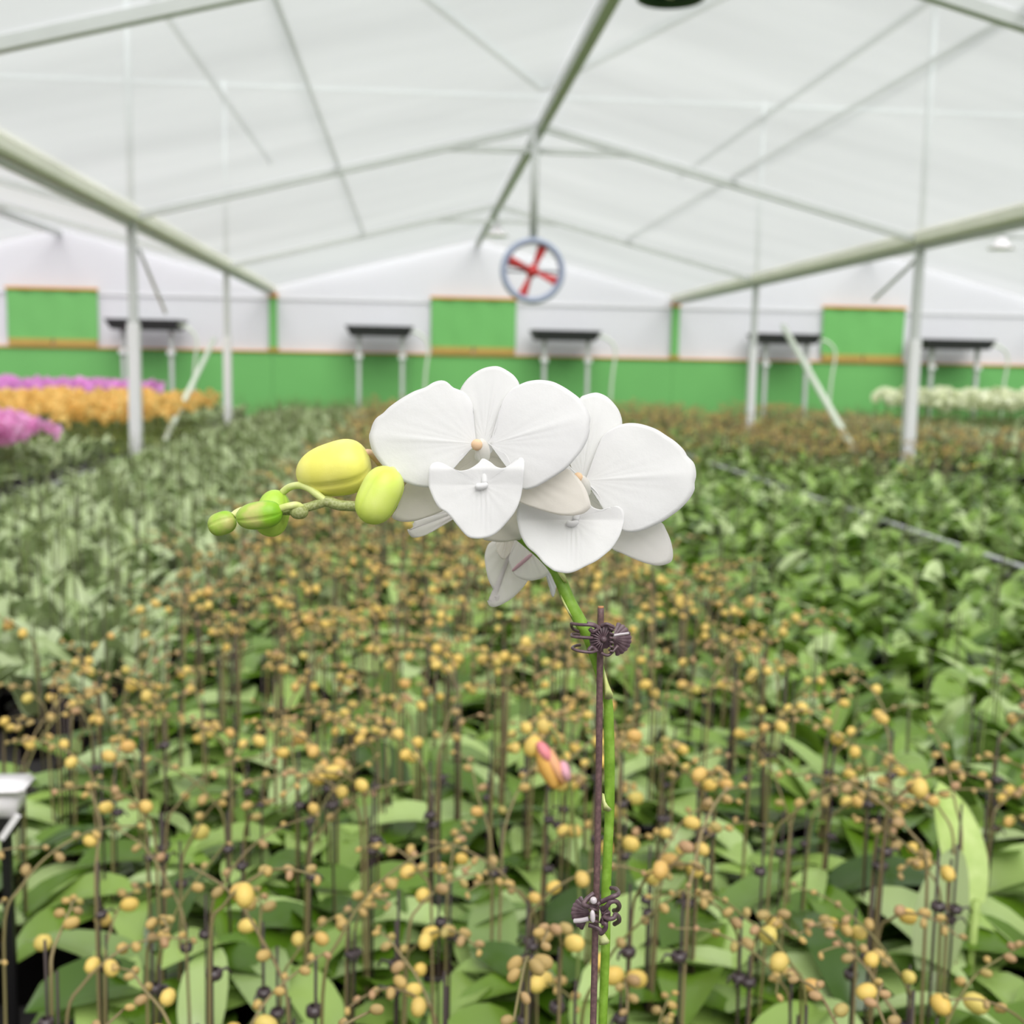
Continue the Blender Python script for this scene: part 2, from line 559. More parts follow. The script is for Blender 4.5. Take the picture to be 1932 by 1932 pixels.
for (xa, xb, lab) in ((-6.72, -5.25, 'square green cloth vent curtain on far wall, above the pink flowers'),
                      (0.30, 1.765, 'square green cloth vent curtain on far wall, behind the hanging fan'),
                      (7.19, 8.69, 'square green cloth vent curtain on far wall, beyond the right row of posts')):
    t = thing('vent_curtain', lab, 'curtain', ((xa + xb) / 2, DW - 0.05, CZ + 0.17), 'green vent curtains on the far wall')
    cx = (xa + xb) / 2
    mb = MB()
    nu = 14
    vs_ = []
    for a in range(nu + 1):
        for b in range(5):
            x = xa + (xb - xa) * a / nu
            z = CZ + 0.30 + (0.81) * b / 4
            vs_.append((x, DW - 0.07 - 0.012 * math.sin(a * 1.7) - 0.006 * math.sin(b * 2 + a), z))
    mb.add(vs_, [(a * 5 + b, (a + 1) * 5 + b, (a + 1) * 5 + b + 1, a * 5 + b + 1) for a in range(nu) for b in range(4)])
    mb.build('cloth', M['green_sheet'], t)
    MB().box((cx, DW - 0.08, CZ + 1.125), (xb - xa + 0.03, 0.06, 0.035)).build('top_rail', M['orange_trim'], t, False)
    for s_ in (-1, 1):
        MB().box((cx + s_ * (xb - xa) / 4, DW - 0.08, CZ + 0.24), ((xb - xa) / 2 - 0.03, 0.05, 0.115)).build('bottom_board', M['wood_board'], t, False)
    rebase(t)

# equipment stands in front of the far wall
for (xa, ya, xb, yb, lab) in ((195, 603, 340, 620, 'dark topped stand at the far wall, beside the leftmost green curtain'),
                              (650, 615, 780, 633, 'dark topped stand at the far wall, left of the middle green curtain'),
                              (1005, 625, 1135, 640, 'dark topped stand at the far wall, right of the middle green curtain'),
                              (1430, 632, 1552, 646, 'dark topped stand at the far wall, left of the right green curtain'),
                              (1745, 643, 1880, 656, 'dark topped stand at the far wall, rightmost of all')):
    Y = 19.15
    A, B = pxD(xa, ya, Y), pxD(xb, yb, Y)
    zt = (pxD((xa + xb) / 2, (ya + yb) / 2, Y)).z
    x0, x1 = A.x, B.x
    t = thing('equipment_stand', lab, 'stand', ((x0 + x1) / 2, Y + 0.3, 0), 'dark topped stands at the far wall')
    mb = MB()
    h = 0.165
    vs_ = [(x0, Y, zt + h / 2), (x1, Y, zt + h / 2), (x1, Y + 0.7, zt + h / 2), (x0, Y + 0.7, zt + h / 2),
           (x0 + 0.09, Y + 0.05, zt - h / 2), (x1 - 0.09, Y + 0.05, zt - h / 2), (x1 - 0.09, Y + 0.65, zt - h / 2), (x0 + 0.09, Y + 0.65, zt - h / 2)]
    mb.add(vs_, [(0, 1, 2, 3), (7, 6, 5, 4), (0, 4, 5, 1), (1, 5, 6, 2), (2, 6, 7, 3), (3, 7, 4, 0)])
    mb.build('tray', M['dark_tray'], t, False)
    for xx in (x0 + 0.2 * (x1 - x0), x0 + 0.84 * (x1 - x0)):
        lg = MB().box((xx, Y + 0.25, (zt - h / 2) / 2), (0.06, 0.06, zt - h / 2)).build('leg', M['steel'], t, False)
        MB().box((xx, Y + 0.22, CZ + 0.10), (0.12, 0.07, 0.07)).build('bracket', M['white_paint'], lg, False)
    hp = smooth_path([(x1 - 0.05, Y + 0.1, zt), (x1 + 0.12, Y + 0.05, zt - 0.05), (x1 + 0.25, Y + 0.05, zt - 0.25), (x1 + 0.2, Y + 0.05, zt - 0.8), (x1 + 0.17, Y + 0.05, 0.0)], 6)
    MB().tube(hp, 0.022, 8).build('hose', M['pale_tube'], t)
    rebase(t)

# gutters and ridge pipes
gut_lab = {1: 'cream gutter along the left row of posts', 2: 'cream gutter along the right row of posts'}
for i, x in enumerate(gx):
    mb = MB()
    pr = [(-0.075, 0.10), (-0.07, 0.0), (-0.055, -0.02), (0.055, -0.02), (0.07, 0.0), (0.075, 0.10), (0.06, 0.10), (0.05, 0.0), (-0.05, 0.0), (-0.06, 0.10)]
    vs_ = [(x + a, y, ZG + b) for y in (YB, DW) for a, b in pr]
    n = len(pr)
    mb.add(vs_, [(j, (j + 1) % n, n + (j + 1) % n, n + j) for j in range(n)])
    o = mb.build('roof_gutter', M['gutter'], None, False)
    k = i - NB
    lb = {0: 'cream roof gutter carried by the left row of posts', 1: 'cream roof gutter carried by the right row of posts'}.get(k)
    if lb is None:
        lb = 'cream roof gutter ' + ('left' if k < 0 else 'right') + ' of the middle bay, ' + ('second' if k in (-1, 2) else 'third') + ' from the hanging fan on its side'
    tag(o, lb, 'gutter', 'roof gutters')
    MB().tube([(x, YB, ZG - 0.055), (x, DW, ZG - 0.055)], 0.026, 8).build('gutter_pipe', M['steel'], o)
for bi in range(len(gx) - 1):
    xm = (gx[bi] + gx[bi + 1]) / 2
    k = bi - NB
    o = MB().beam((xm, YB, ZR - 0.02), (xm, DW - 0.02, ZR - 0.02), 0.075, 0.085).build('ridge_pipe', M['steel'], None, False)
    tag(o, 'grey steel ridge beam along the ' + bay_words[k], 'beam', 'roof ridge beams')

# frames: rafters, collar ties
fr_words = {-9.25: 'rearmost', -4.4: 'second from rear', 0.47: 'overhead', D0: 'nearest in view', D1: 'second in view', D2: 'nearest far wall'}
for bi in range(len(gx) - 1):
    x0, x1 = gx[bi], gx[bi + 1]
    xm = (x0 + x1) / 2
    k = bi - NB
    for y in FRAMES:
        t = thing('roof_truss', 'grey rafters of the ' + bay_words[k] + ', ' + fr_words[y], 'truss', (xm, y, ZG), 'roof trusses')
        for xe in (x0, x1):
            MB().beam((xe + (0.06 if xe < xm else -0.06), y, ZG + 0.03), (xm, y, ZR), 0.055, 0.06).build('rafter', M['steel'], t, False)
        u = 0.23
        zt = ZR - (ZR - ZG) * u * 1.02
        MB().beam((xm - u * W / 2, y, zt), (xm + u * W / 2, y, zt), 0.04, 0.045).build('collar_tie', M['steel'], t, False)
        rebase(t)

# posts (with the taller mast above the roof that carries the outdoor shade beams)
pw = {D0: 'nearest', D1: 'second', D2: 'third', 0.47: 'overhead', -4.4: 'rear', -9.25: 'rearmost'}
for i, x in enumerate(gx):
    k = i - NB
    row = {0: 'left row', 1: 'right row', -1: 'far left row', 2: 'far right row', -2: 'outer left row', 3: 'outer right row'}[k]
    for y in FRAMES:
        if k in (0, 1) and y == D0:
            lab = 'pale steel roof post of the ' + row + ', just outside the picture'
        elif y == D1 and k in (0, 1):
            lab = 'thick pale roof post of the ' + row + ', nearest one in view' + (', by the orange flowers' if k == 0 else '')
        elif y == D2 and k in (0, 1):
            lab = 'thinner looking pale roof post of the ' + row + ', farther one in view'
        else:
            lab = 'pale steel roof post of the ' + row + ', ' + pw[y] + ' in depth'
        t = thing('roof_post', lab, 'post', (x, y, 0), 'posts under the gutters')
        MB().box((x, y, (CZ + 0.3) / 2), (0.095, 0.095, CZ + 0.3)).build('sleeve', M['sleeve'], t, False)
        MB().box((x, y, (CZ + 0.3 + ZG) / 2), (0.068, 0.068, ZG - CZ - 0.3)).build('shaft', M['steel'], t, False)
        MB().tube([(x, y, ZG + 0.1), (x, y, ZG + 2.3)], 0.03, 8).build('mast', M['mast'], t)
        rebase(t)
# outdoor shade beams above the film
for y in (0.47, D0, D1, D2):
    o = MB().beam((XA, y, ZG + 2.25), (XB, y, ZG + 2.25), 0.05, 0.05).build('shade_beam', M['mast'], None, False)
    tag(o, 'grey beam above the film roof, seen faintly through it, over the ' + pw[y] + ' posts', 'beam', 'shade beams above the roof')
for i, x in enumerate(gx[1:-1]):
    o = MB().beam((x, 0.4, ZG + 2.1), (x, DW, ZG + 2.1), 0.05, 0.05).build('shade_beam', M['mast'], None, False)
    tag(o, 'grey lengthwise beam above the film roof over ' + ['far left', 'left', 'right', 'far right'][i] + ' gutter', 'beam', 'shade beams above the roof')
for (xa, xb, lab) in ((XR, XR - W / 2, 'slanting grey stay above the right film slope'), (XL, XL + W / 2, 'slanting grey stay above the left film slope')):
    o = MB().beam((xa, D0 + 0.1, ZG + 2.2), (xb, D1 - 0.1, ZR + 0.3), 0.06, 0.06).build('shade_stay', M['mast'], None, False)
    tag(o, lab, 'stay')
for (xx, lab) in ((XL + W * 0.25, 'thin grey purlin on top of the left film slope'), (XR - W * 0.25, 'thin grey purlin on top of the right film slope')):
    o = MB().beam((xx, -4, (ZG + ZR) / 2 + 0.08), (xx, D2, (ZG + ZR) / 2 + 0.08), 0.022, 0.022).build('roof_purlin', M['mast'], None, False)
    tag(o, lab, 'purlin')

# slanting stays inside
for (a, b, ya, yb, r, mat, lab) in (((1742, 478), (1648, 566), D1, D1 + 2.6, 0.018, 'steel', 'thin grey wind stay running down from the nearer right post'),
                                    ((1478, 616), (1582, 800), 14.2, 11.2, 0.035, 'pale_tube', 'long pale tube leaning between the two right posts'),
                                    ((262, 470), (312, 590), D1, D1 + 2.6, 0.016, 'steel', 'thin grey wind stay running down from the nearer left post'),
                                    ((404, 640), (338, 775), 14.5, 12.6, 0.03, 'pale_tube', 'long pale tube leaning over the orange flowers')):
    A, B = pxD(a[0], a[1], ya), pxD(b[0], b[1], yb)
    if mat == 'pale_tube':
        B = A + (B - A) * ((A.z - 0.66) / (A.z - B.z))
    o = MB().tube([A, B], r, 8).build('slanting_stay', M[mat])
    tag(o, lab, 'stay')

# circulation fan on its pole
FC = pxD(1005, 511, D1 - 0.1)
t = thing('hanging_fan', 'round hanging fan with red cross blades and grey blue ring on ceiling pole', 'fan', FC)
Rf = 0.262
mb = MB()
Mx = Matrix.Rotation(PI / 2, 3, 'X')
prof = [(Rf - 0.008 + 0.03 * math.cos(a), 0.055 * math.sin(a)) for a in [2 * PI * k / 10 for k in range(11)]]
mb.lathe(prof, 40, 0, FC, Mx)
mb.build('ring', M['fan_frame'], t)
for k in range(4):
    an = math.radians(22 + 90 * k)
    mb = MB()
    d = Vector((math.cos(an), 0, -math.sin(an)))
    n_ = Vector((math.sin(an), 0, math.cos(an)))
    vs_ = []
    for i in range(6):
        u = i / 5
        r = 0.05 + 0.185 * u
        wd = 0.032 + 0.016 * u
        tw = 0.9 - 0.5 * u
        for s_ in (-1, 1):
            q = FC + d * r + (n_ * math.cos(tw) + Vector((0, 1, 0)) * math.sin(tw)) * wd * s_
            vs_.append(q)
            vs_.append(q + Vector((0, 0.006, 0)))
    fs_ = []
    for i in range(5):
        o_ = i * 4
        fs_ += [(o_, o_ + 2, o_ + 6, o_ + 4), (o_ + 1, o_ + 5, o_ + 7, o_ + 3), (o_, o_ + 4, o_ + 5, o_ + 1), (o_ + 2, o_ + 3, o_ + 7, o_ + 6)]
    fs_ += [(20, 22, 23, 21), (0, 1, 3, 2)]
    mb.add(vs_, fs_)
    bl = mb.build('blade', M['fan_red'], t)
    MB().tube([FC + d * 0.235 + Vector((0, -0.02, 0)), FC + d * 0.262 + Vector((0, -0.02, 0))], 0.016, 8).build('guard_bolt', M['fan_dark'], bl)
mb = MB()
mb.lathe([(0.0, -0.05), (0.045, -0.045), (0.055, 0), (0.05, 0.12), (0, 0.13)], 16, 0, FC, Matrix.Rotation(-PI / 2, 3, 'X'))
mb.build('hub', M['fan_red'], t)
MB().tube([FC + Vector((0, 0, Rf)), Vector((FC.x, FC.y, ZR - 0.04))], 0.036, 10).build('pole', M['steel'], t)
mb = MB()
mb.tube([FC + Vector((-Rf, 0.08, 0)), FC + Vector((Rf, 0.08, 0))], 0.01, 6)
mb.build('motor_bar', M['fan_dark'], t)
rebase(t)

# lamps
P = pxD(1265, -2, D0 + 0.1)
t = thing('dome_lamp', 'dark green round lamp shade hanging at the top edge, right of the ridge', 'lamp', (P.x, P.y, P.z))
mb = MB()
mb.lathe([(0.02, 0.17), (0.05, 0.16), (0.11, 0.11), (0.15, 0.04), (0.157, 0.0), (0.15, 0.0), (0.14, 0.04), (0.1, 0.1), (0.0, 0.13)], 28, 0, P)
mb.build('shade', M['lamp_green'], t)
MB().tube([P + Vector((0, 0, 0.16)), Vector((P.x, P.y, ZR - 0.05))], 0.012, 8).build('rod', M['steel'], t)
MB().blob(P + Vector((0, 0, 0.05)), (0, 0, -1), 0.1, 0.04, 10, 6).build('bulb', M['white_plastic'], t)
rebase(t)
for (xx, yy, YY, lab) in ((937, 444, D2 + 0.1, 'small white lamp under the ridge near the far wall'), (1889, 468, D2 - 2, 'small white lamp in the right bay under the roof')):
    P = pxD(xx, yy, YY)
    t = thing('pendant_lamp', lab, 'lamp', P, 'small white roof lamps')
    MB().lathe([(0.02, 0.12), (0.05, 0.11), (0.09, 0.03), (0.16, 0.0), (0.15, -0.015), (0.0, 0.01)], 20, 0, P).build('shade', M['white_plastic'], t)
    MB().tube([P + Vector((0, 0, 0.1)), P + Vector((0, 0, 0.35))], 0.012, 6).build('rod', M['steel'], t)
    rebase(t)

# ------------------------------------------------------------------ benches
ZT = CZ - 0.98           # bench top
BENCH = [(-8.9, -5.55, 'far left'), (-5.4, -2.6, 'left'), (-2.18, 2.44, 'middle'), (2.6, 4.3, 'first right'), (4.85, 8.0, 'second right'), (8.1, 11.4, 'far right')]
for (xa, xb, wd) in BENCH:
    t = thing('plant_bench', 'dark mesh topped plant bench with grey rim, ' + wd + ' block', 'bench', ((xa + xb) / 2, 10, 0), 'plant benches')
    ya, yb = 0.28, 18.9
    MB().box(((xa + xb) / 2, (ya + yb) / 2, ZT - 0.012), (xb - xa - 0.04, yb - ya - 0.04, 0.024)).build('bench_top', M['bench'], t, False)
    rim = 0.09 if wd != 'middle' else 0.26
    for xx in (xa, xb):
        MB().box((xx, (ya + yb) / 2, ZT + 0.02), (0.03, yb - ya, 0.1)).build('side_rim', M['steel'], t, False)
    for yy in (ya, yb):
        MB().box(((xa + xb) / 2, yy, ZT + 0.02), (xb - xa - 0.03, 0.03, 0.1)).build('end_rim', M['steel'], t, False)
    for yy in (1.0, 5.5, 10, 14.5, 18.5):
        for xx in (xa + 0.15, xb - 0.15):
            MB().box((xx, yy, (ZT - 0.024) / 2), (0.05, 0.05, ZT - 0.024)).build('leg', M['steel'], t, False)
    rebase(t)
# bright rail along the aisle right of the middle bench
A, B = Vector((2.52, 0.3, CZ - 0.79)), Vector((2.52, 18.5, CZ - 0.79))
t = thing('aisle_rail', 'shiny grey rail running along the aisle right of the middle bed', 'rail', (2.5, 9, ZT))
MB().tube([A, B], 0.011, 8).build('rail_pipe', M['steel'], t)
for i in range(13):
    u = i / 12
    p = A + (B - A) * u
    MB().tube([p, Vector((p.x, p.y, 0.0))], 0.012, 6).build('rail_post', M['steel'], t)
rebase(t)

# ------------------------------------------------------------------ orchid plants of the beds
rnd = random.Random(7)


def leaf_mb(L, Wd, e0, e1, az, z0=0.0, fold=0.18, roll=0.0, nu=7, r0=0.008, tip=1.0):
    """one strap leaf: length, width, start and end elevation, heading"""
    mb = MB()
    ca, sa = math.cos(az), math.sin(az)
    pos = Vector((r0, 0, z0))
    vs_ = []
    for i in range(nu + 1):
        u = i / nu
        el = e0 + (e1 - e0) * u ** 1.15
        if i:
            pos = pos + Vector((math.cos(el), 0, math.sin(el))) * (L / nu)
        wv = Wd / 2 * max(0.12 if i < nu else 0.02, (math.sin(PI * min(1, (0.10 + 0.9 * u)) ** 0.9)) ** 0.62)
        nrm = Vector((-math.sin(el), 0, math.cos(el)))
        for v in (-1, -0.55, 0, 0.55, 1):
            sd = Vector((0, 1, 0)) * math.cos(roll * u) + nrm * math.sin(roll * u)
            p = pos + sd * (v * wv) + nrm * (abs(v) ** 1.3 * wv * fold * 2)
            vs_.append((p.x * ca - p.y * sa, p.x * sa + p.y * ca, p.z))
    fs_ = [(i * 5 + j, (i + 1) * 5 + j, (i + 1) * 5 + j + 1, i * 5 + j + 1) for i in range(nu) for j in range(4)]
    return mb.add(vs_, fs_)


def plant_leaves(kind, r):
    out = []
    base = r.uniform(0, PI)
    n = {'bud': 5, 'pale': 6, 'deep': 6}[kind]
    for i in range(n):
        az = base + (i % 2) * PI + r.uniform(-0.55, 0.55)
        t = i / n
        if kind == 'bud':
            L, Wd = r.uniform(0.14, 0.205), r.uniform(0.062, 0.082)
            e0, e1 = r.uniform(0.25, 0.8) + 0.25 * t, r.uniform(-0.75, -0.05)
        elif kind == 'pale':
            L, Wd = r.uniform(0.15, 0.22), r.uniform(0.045, 0.062)
            e0, e1 = r.uniform(0.8, 1.35), r.uniform(-0.2, 0.8)
        else:
            L, Wd = r.uniform(0.15, 0.23), r.uniform(0.055, 0.075)
            e0, e1 = r.uniform(0.6, 1.3), r.uniform(-0.4, 0.6)
        out.append(leaf_mb(L, Wd, e0, e1, az, 0.004 + 0.006 * i, r.uniform(0.06, 0.22), r.uniform(-0.5, 0.5)))
    return out


def spike_path(r, h, az, reach, droop):
    ca, sa = math.cos(az), math.sin(az)
    p = [Vector((0.012 * ca, 0.012 * sa, 0.0)), Vector((0.016 * ca, 0.016 * sa, h * 0.5)), Vector((0.02 * ca, 0.02 * sa, h * 0.9))]
    q = p[-1]
    el = 1.35
    n = 5
    for i in range(n):
        el -= (1.35 + droop) / n
        a2 = az + r.uniform(-0.25, 0.25)
        q = q + Vector((math.cos(el) * math.cos(a2), math.cos(el) * math.sin(a2), math.sin(el))) * (reach / n)
        p.append(q.copy())
    return smooth_path(p, 4)


def spike_parts(kind, r):
    """stem path, bud list [(centre, axis, L, R, root)]"""
    specs = []
    ns = (1 if r.random() < 0.6 else 2) if kind == 'bud' else 1
    for s_ in range(ns):
        h = r.uniform(0.15, 0.31) if kind == 'bud' else r.uniform(0.2, 0.34)
        path = spike_path(r, h, r.uniform(0, 2 * PI), r.uniform(0.10, 0.19) if kind == 'bud' else r.uniform(0.03, 0.08), r.uniform(-0.6, 0.3))
        buds = []
        if kind == 'bud':
            nb = r.randint(4, 8)
            N = len(path)
            i0 = int(N * 0.45)
            ripe = r.choice((0, 1, 1, 2))
            for b in range(nb):
                u = b / max(1, nb - 1)
                i = min(N - 1, int(i0 + (N - 1 - i0) * u ** 0.8))
                p = path[i]
                tg = (path[min(i + 1, N - 1)] - path[max(i - 1, 0)]).normalized()
                sd = tg.cross(Vector((0, 0, 1)))
                sd = sd.normalized() if sd.length > 0.01 else Vector((1, 0, 0))
                dr = (sd * (1 if b % 2 else -1) + Vector((0, 0, r.uniform(-0.7, 0.6))) + tg * 0.6).normalized()
                big = b < ripe
                R = r.uniform(0.0075, 0.0098) if big else (0.0062 - 0.0030 * u) * r.uniform(0.8, 1.15)
                pl = R * 0.6 + 0.007 * (1 - u) + 0.003
                c = p + dr * pl
                buds.append((c, (dr + Vector((0, 0, -0.4))).normalized(), R * (2.4 if big else 2.7), R, p, big))
        specs.append((path, buds, h))
    return specs


ZPOT = 0.105
pot_me = None
mb = MB()
mb.lathe([(0.0, 0.0), (0.038, 0.0), (0.05, 0.095), (0.054, 0.095), (0.054, 0.105), (0.048, 0.105), (0.046, 0.09)], 14, 0)
mb.lathe([(0.046, 0.09), (0.03, 0.096), (0.0, 0.098)], 14, 1)
pot_me = mb.mesh('pot', [M['pot'], M['bark']])


class Variant:
    pass


def make_variant(kind, seed):
    r = random.Random(seed)
    v = Variant()
    v.kind = kind
    leafm = {'bud': M['leaf'], 'pale': M['leaf_pale'], 'deep': M['leaf_dark']}[kind]
    up = Matrix.Translation((0, 0, ZPOT - 0.008))
    v.leafmb = plant_leaves(kind, r)
    v.leaves = []
    for l in v.leafmb:
        me = l.mesh('leaf', leafm)
        me.transform(up)
        v.leaves.append(me)
    v.spikes = spike_parts(kind, r) if kind != 'deep' or r.random() < 0.5 else []
    smat = M['spike'] if kind == 'bud' else M['spike_green']
    v.spike_me, v.bud_me, v.joined_me, v.stake_me, v.clip_me = [], [], [], [], []
    far = MB()
    for l in v.leafmb:
        far.add([Vector(p) + Vector((0, 0, ZPOT - 0.008)) for p in l.v], l.f, 0)
    for (path, buds, h) in v.spikes:
        path = [p + Vector((0, 0, ZPOT - 0.008)) for p in path]
        N = len(path)
        sm = MB()
        rad = [0.0021 - 0.0012 * i / N for i in range(N)]
        sm.tube(path, rad, 5)
        joined = MB()
        joined.tube(path, rad, 5, 0)
        ms = []
        for (c, ax, L, R, rt, big) in buds:
            c = c + Vector((0, 0, ZPOT - 0.008))
            rt = rt + Vector((0, 0, ZPOT - 0.008))
            sm.tube([rt, (rt + c) / 2 + Vector((0, 0, R * 0.3)), c], 0.001, 4)
            joined.tube([rt, c], 0.001, 4, 0)
            ms.append(MB().blob(c, ax, L, R, 8, 6, 0.12).mesh('bud', M['bud'] if big else M['bud_small']))
            joined.blob(c, ax, L, R, 6, 4, 0, mi=1 if big else 2)
            far.blob(c, ax, L, R, 6, 4, 0, mi=2 if big and R > 0.0088 else 5)
        v.spike_me.append(sm.mesh('flower_spike', smat))
        v.bud_me.append(ms)
        v.joined_me.append(joined.mesh('flower_spike', [smat, M['bud'], M['bud_small']]))
        far.tube(path[::2] + [path[-1]], 0.0019, 4, 1)
        d0 = path[0]
        sx, sy = d0.x + 0.004, d0.y + 0.004
        if kind == 'bud':
            hs = h * r.uniform(0.85, 1.1) + ZPOT
        else:
            hs = h * 0.9 + ZPOT
        st = MB().tube([(sx, sy, 0.05), (sx * 1.2, sy * 1.2, hs)], 0.0016, 5)
        v.stake_me.append(st.mesh('stake', M['stake']))
        far.tube([(sx, sy, 0.09), (sx * 1.2, sy * 1.2, hs)], 0.0016, 4, 3)
        zc = ZPOT + h * 0.72
        cl = MB()
        cl.lathe([(0.004, -0.005), (0.0075, -0.004), (0.0085, 0.0), (0.0075, 0.004), (0.004, 0.005)], 8, 0, (sx * 1.15 + 0.002, sy * 1.15 + 0.002, zc))
        cl.tube([(sx, sy, zc), (sx + 0.016, sy + 0.004, zc + 0.004), (sx + 0.02, sy + 0.006, zc - 0.003)], 0.0016, 4)
        v.clip_me.append(cl.mesh('clip', M['clip']))
    far.lathe([(0.038, 0.0), (0.052, 0.105), (0.0, 0.1)], 8, 4)
    v.far_me = far.mesh('orchid', [leafm, smat, M['bud'], M['stake'], M['pot'], M['bud_small']])
    return v


VAR = {k: [make_variant(k, 100 * i + s) for s in range(n)] for i, (k, n) in enumerate((('bud', 9), ('pale', 6), ('deep', 6)))}
LAB = {'bud': ('budding_orchid', 'potted orchid with broad green leaves and tan buds on a staked spike', 'budding orchids of the near and middle bed'),
       'pale': ('leafy_orchid', 'potted orchid with upright pale green leaves and thin bare green spike', 'pale leafy orchids of the left bed'),
       'deep': ('deep_green_orchid', 'potted orchid with upright deep green leaves, no open flowers', 'deep green orchids of the right bed')}


def zone(x, y):
    if y < 1.75:
        return 'bud' if x < 1.25 else 'deep'
    if x < -0.66 + 0.05 * math.sin(y * 5) and y > 2.5:
        return 'pale'
    if x < 0.72 + 0.16 * min(1, (y - 1.75) / 1.5) and y < 7.5:
        return 'bud'
    if x < 2.5:
        return 'deep' if y < 8 + 0.6 * math.sin(x * 4) or noise.random() < 0.45 else 'bud'
    if x < 6:
        return 'deep' if y < 8.2 + 0.5 * math.sin(x * 3) or noise.random() < 0.4 else 'bud'
    return 'pale'


def blocked(x, y):
    inb = any(a + 0.07 < x < b - 0.07 for a, b, _ in BENCH)
    if not inb or y < 0.45:
        return True
    if x < -0.74 and 2.2 < y < 2.75:
        return True                                     # dark gap between the trays, left
    if -0.72 < x < -0.42 and 1.3 < y < 1.6:
        return True                                     # white plastic box
    if math.hypot(x - 0.075, y - 0.53) < 0.14:
        return True                                     # the tall flowering orchid
    for (xa, xb, ya, yb) in ((-4.4, -2.74, 7.85, 9.3), (-4.7, -2.3, 10.65, 14.7), (-8.75, -3.55, 15.1, 18.5), (7.35, 11.3, 15.7, 18.4)):
        if xa < x < xb and ya < y < yb:
            return True                                 # flowering blocks
    return False


def seen(x, y, margin=0.12):
    for h in (-0.5, -0.75):
        v = Vector((x, y, h))
        d = v.dot(_F)
        if d < 0.1:
            continue
        u, w_ = 966 + FPX * v.dot(_R) / d, 966 - FPX * v.dot(_U) / d
        m_ = FPX * margin / d
        if -m_ < u < 1932 + m_ and w_ < 1932 + m_:
            return True
    return False


noise.seed_set(3)
pts = []
SP = 0.137
yy = 0.5
row = 0
while yy < 18.7:
    xx = -8.8 + (row % 2) * SP / 2
    while xx < 11.3:
        p = (xx + rnd.uniform(-0.022, 0.022), yy + rnd.uniform(-0.022, 0.022))
        if not blocked(*p):
            pts.append(p)
        xx += SP
    # wider spacing with distance keeps the far beds light to build
    yy += SP * 0.9
    row += 1
near = [p for p in pts if seen(*p) and p[1] < 3.6]
near.sort(key=lambda p: p[1])
near = near[:300]
near_set = set(near)
ycut = near[-1][1]
counts = {}


def place_plant(x, y, detail):
    k = zone(x, y)
    v = rnd.choice(VAR[k])
    nm, lab, grp = LAB[k]
    root = thing(nm, lab, 'orchid', (x, y, ZT), grp)
    root.rotation_euler = (0, 0, rnd.uniform(0, 2 * PI))
    s_ = rnd.uniform(0.92, 1.12)
    root.scale = (s_, s_, s_ * rnd.uniform(0.94, 1.06))
    link('pot', pot_me, root)
    for me in v.leaves:
        link('leaf', me, root)
    for i in range(len(v.spikes)):
        link('stake', v.stake_me[i], root)
        if detail:
            link('clip', v.clip_me[i], root)
            sp = link('flower_spike', v.spike_me[i], root)
            for b in v.bud_me[i]:
                link('bud', b, sp)
        else:
            link('flower_spike', v.joined_me[i], root)


for (x, y) in near:
    place_plant(x, y, y < 1.95)

# the rest of the beds, past the 300 nearest: one mass per kind of plant, instanced on points
far_pts = {'bud': [], 'pale': [], 'deep': []}
for p in pts:
    if p in near_set:
        continue
    if p[1] > 9 and rnd.random() < 0.25:
        continue
    if p[1] < 1.2 and not (-0.9 < p[0] < 1.3):
        pass
    far_pts[zone(*p)].append(p)


def gn_mass(name, label, kind, points):
    coll = bpy.data.collections.new(name + '_sources')
    for i, v in enumerate(VAR[kind]):
        o = bpy.data.objects.new('orchid_source', v.far_me)
        coll.objects.link(o)
    me = bpy.data.meshes.new(name)
    me.from_pydata([(x, y, ZT + 0.001) for x, y in points], [], [])
    o = link(name, me)
    ng = bpy.data.node_groups.new(name, 'GeometryNodeTree')
    ng.interface.new_socket('Geometry', in_out='INPUT', socket_type='NodeSocketGeometry')
    ng.interface.new_socket('Geometry', in_out='OUTPUT', socket_type='NodeSocketGeometry')
    N, L = ng.nodes, ng.links
    gi, go = N.new('NodeGroupInput'), N.new('NodeGroupOutput')
    ci = N.new('GeometryNodeCollectionInfo')
    ci.inputs['Collection'].default_value = coll
    ci.inputs['Separate Children'].default_value = True
    ci.inputs['Reset Children'].default_value = True
    ip = N.new('GeometryNodeInstanceOnPoints')
    ip.inputs['Pick Instance'].default_value = True
    L.new(gi.outputs[0], ip.inputs['Points'])
    L.new(ci.outputs[0], ip.inputs['Instance'])
    ri = N.new('FunctionNodeRandomValue')
    ri.data_type = 'INT'
    ri.inputs[4].default_value = 0
    ri.inputs[5].default_value = len(VAR[kind]) - 1
    L.new(ri.outputs[2], ip.inputs['Instance Index'])
    rr = N.new('FunctionNodeRandomValue')
    rr.data_type = 'FLOAT_VECTOR'
    rr.inputs[0].default_value = (-0.06, -0.06, 0)
    rr.inputs[1].default_value = (0.06, 0.06, 6.283)
    rr.inputs['Seed'].default_value = 5
    L.new(rr.outputs[0], ip.inputs['Rotation'])
    rs = N.new('FunctionNodeRandomValue')
    rs.data_type = 'FLOAT'
    rs.inputs[2].default_value = 0.92
    rs.inputs[3].default_value = 1.12
    rs.inputs['Seed'].default_value = 9
    L.new(rs.outputs[1], ip.inputs['Scale'])
    L.new(ip.outputs[0], go.inputs[0])
    md = o.modifiers.new('scatter', 'NODES')
    md.node_group = ng
    return tag(o, label, 'orchids', None, 'stuff')


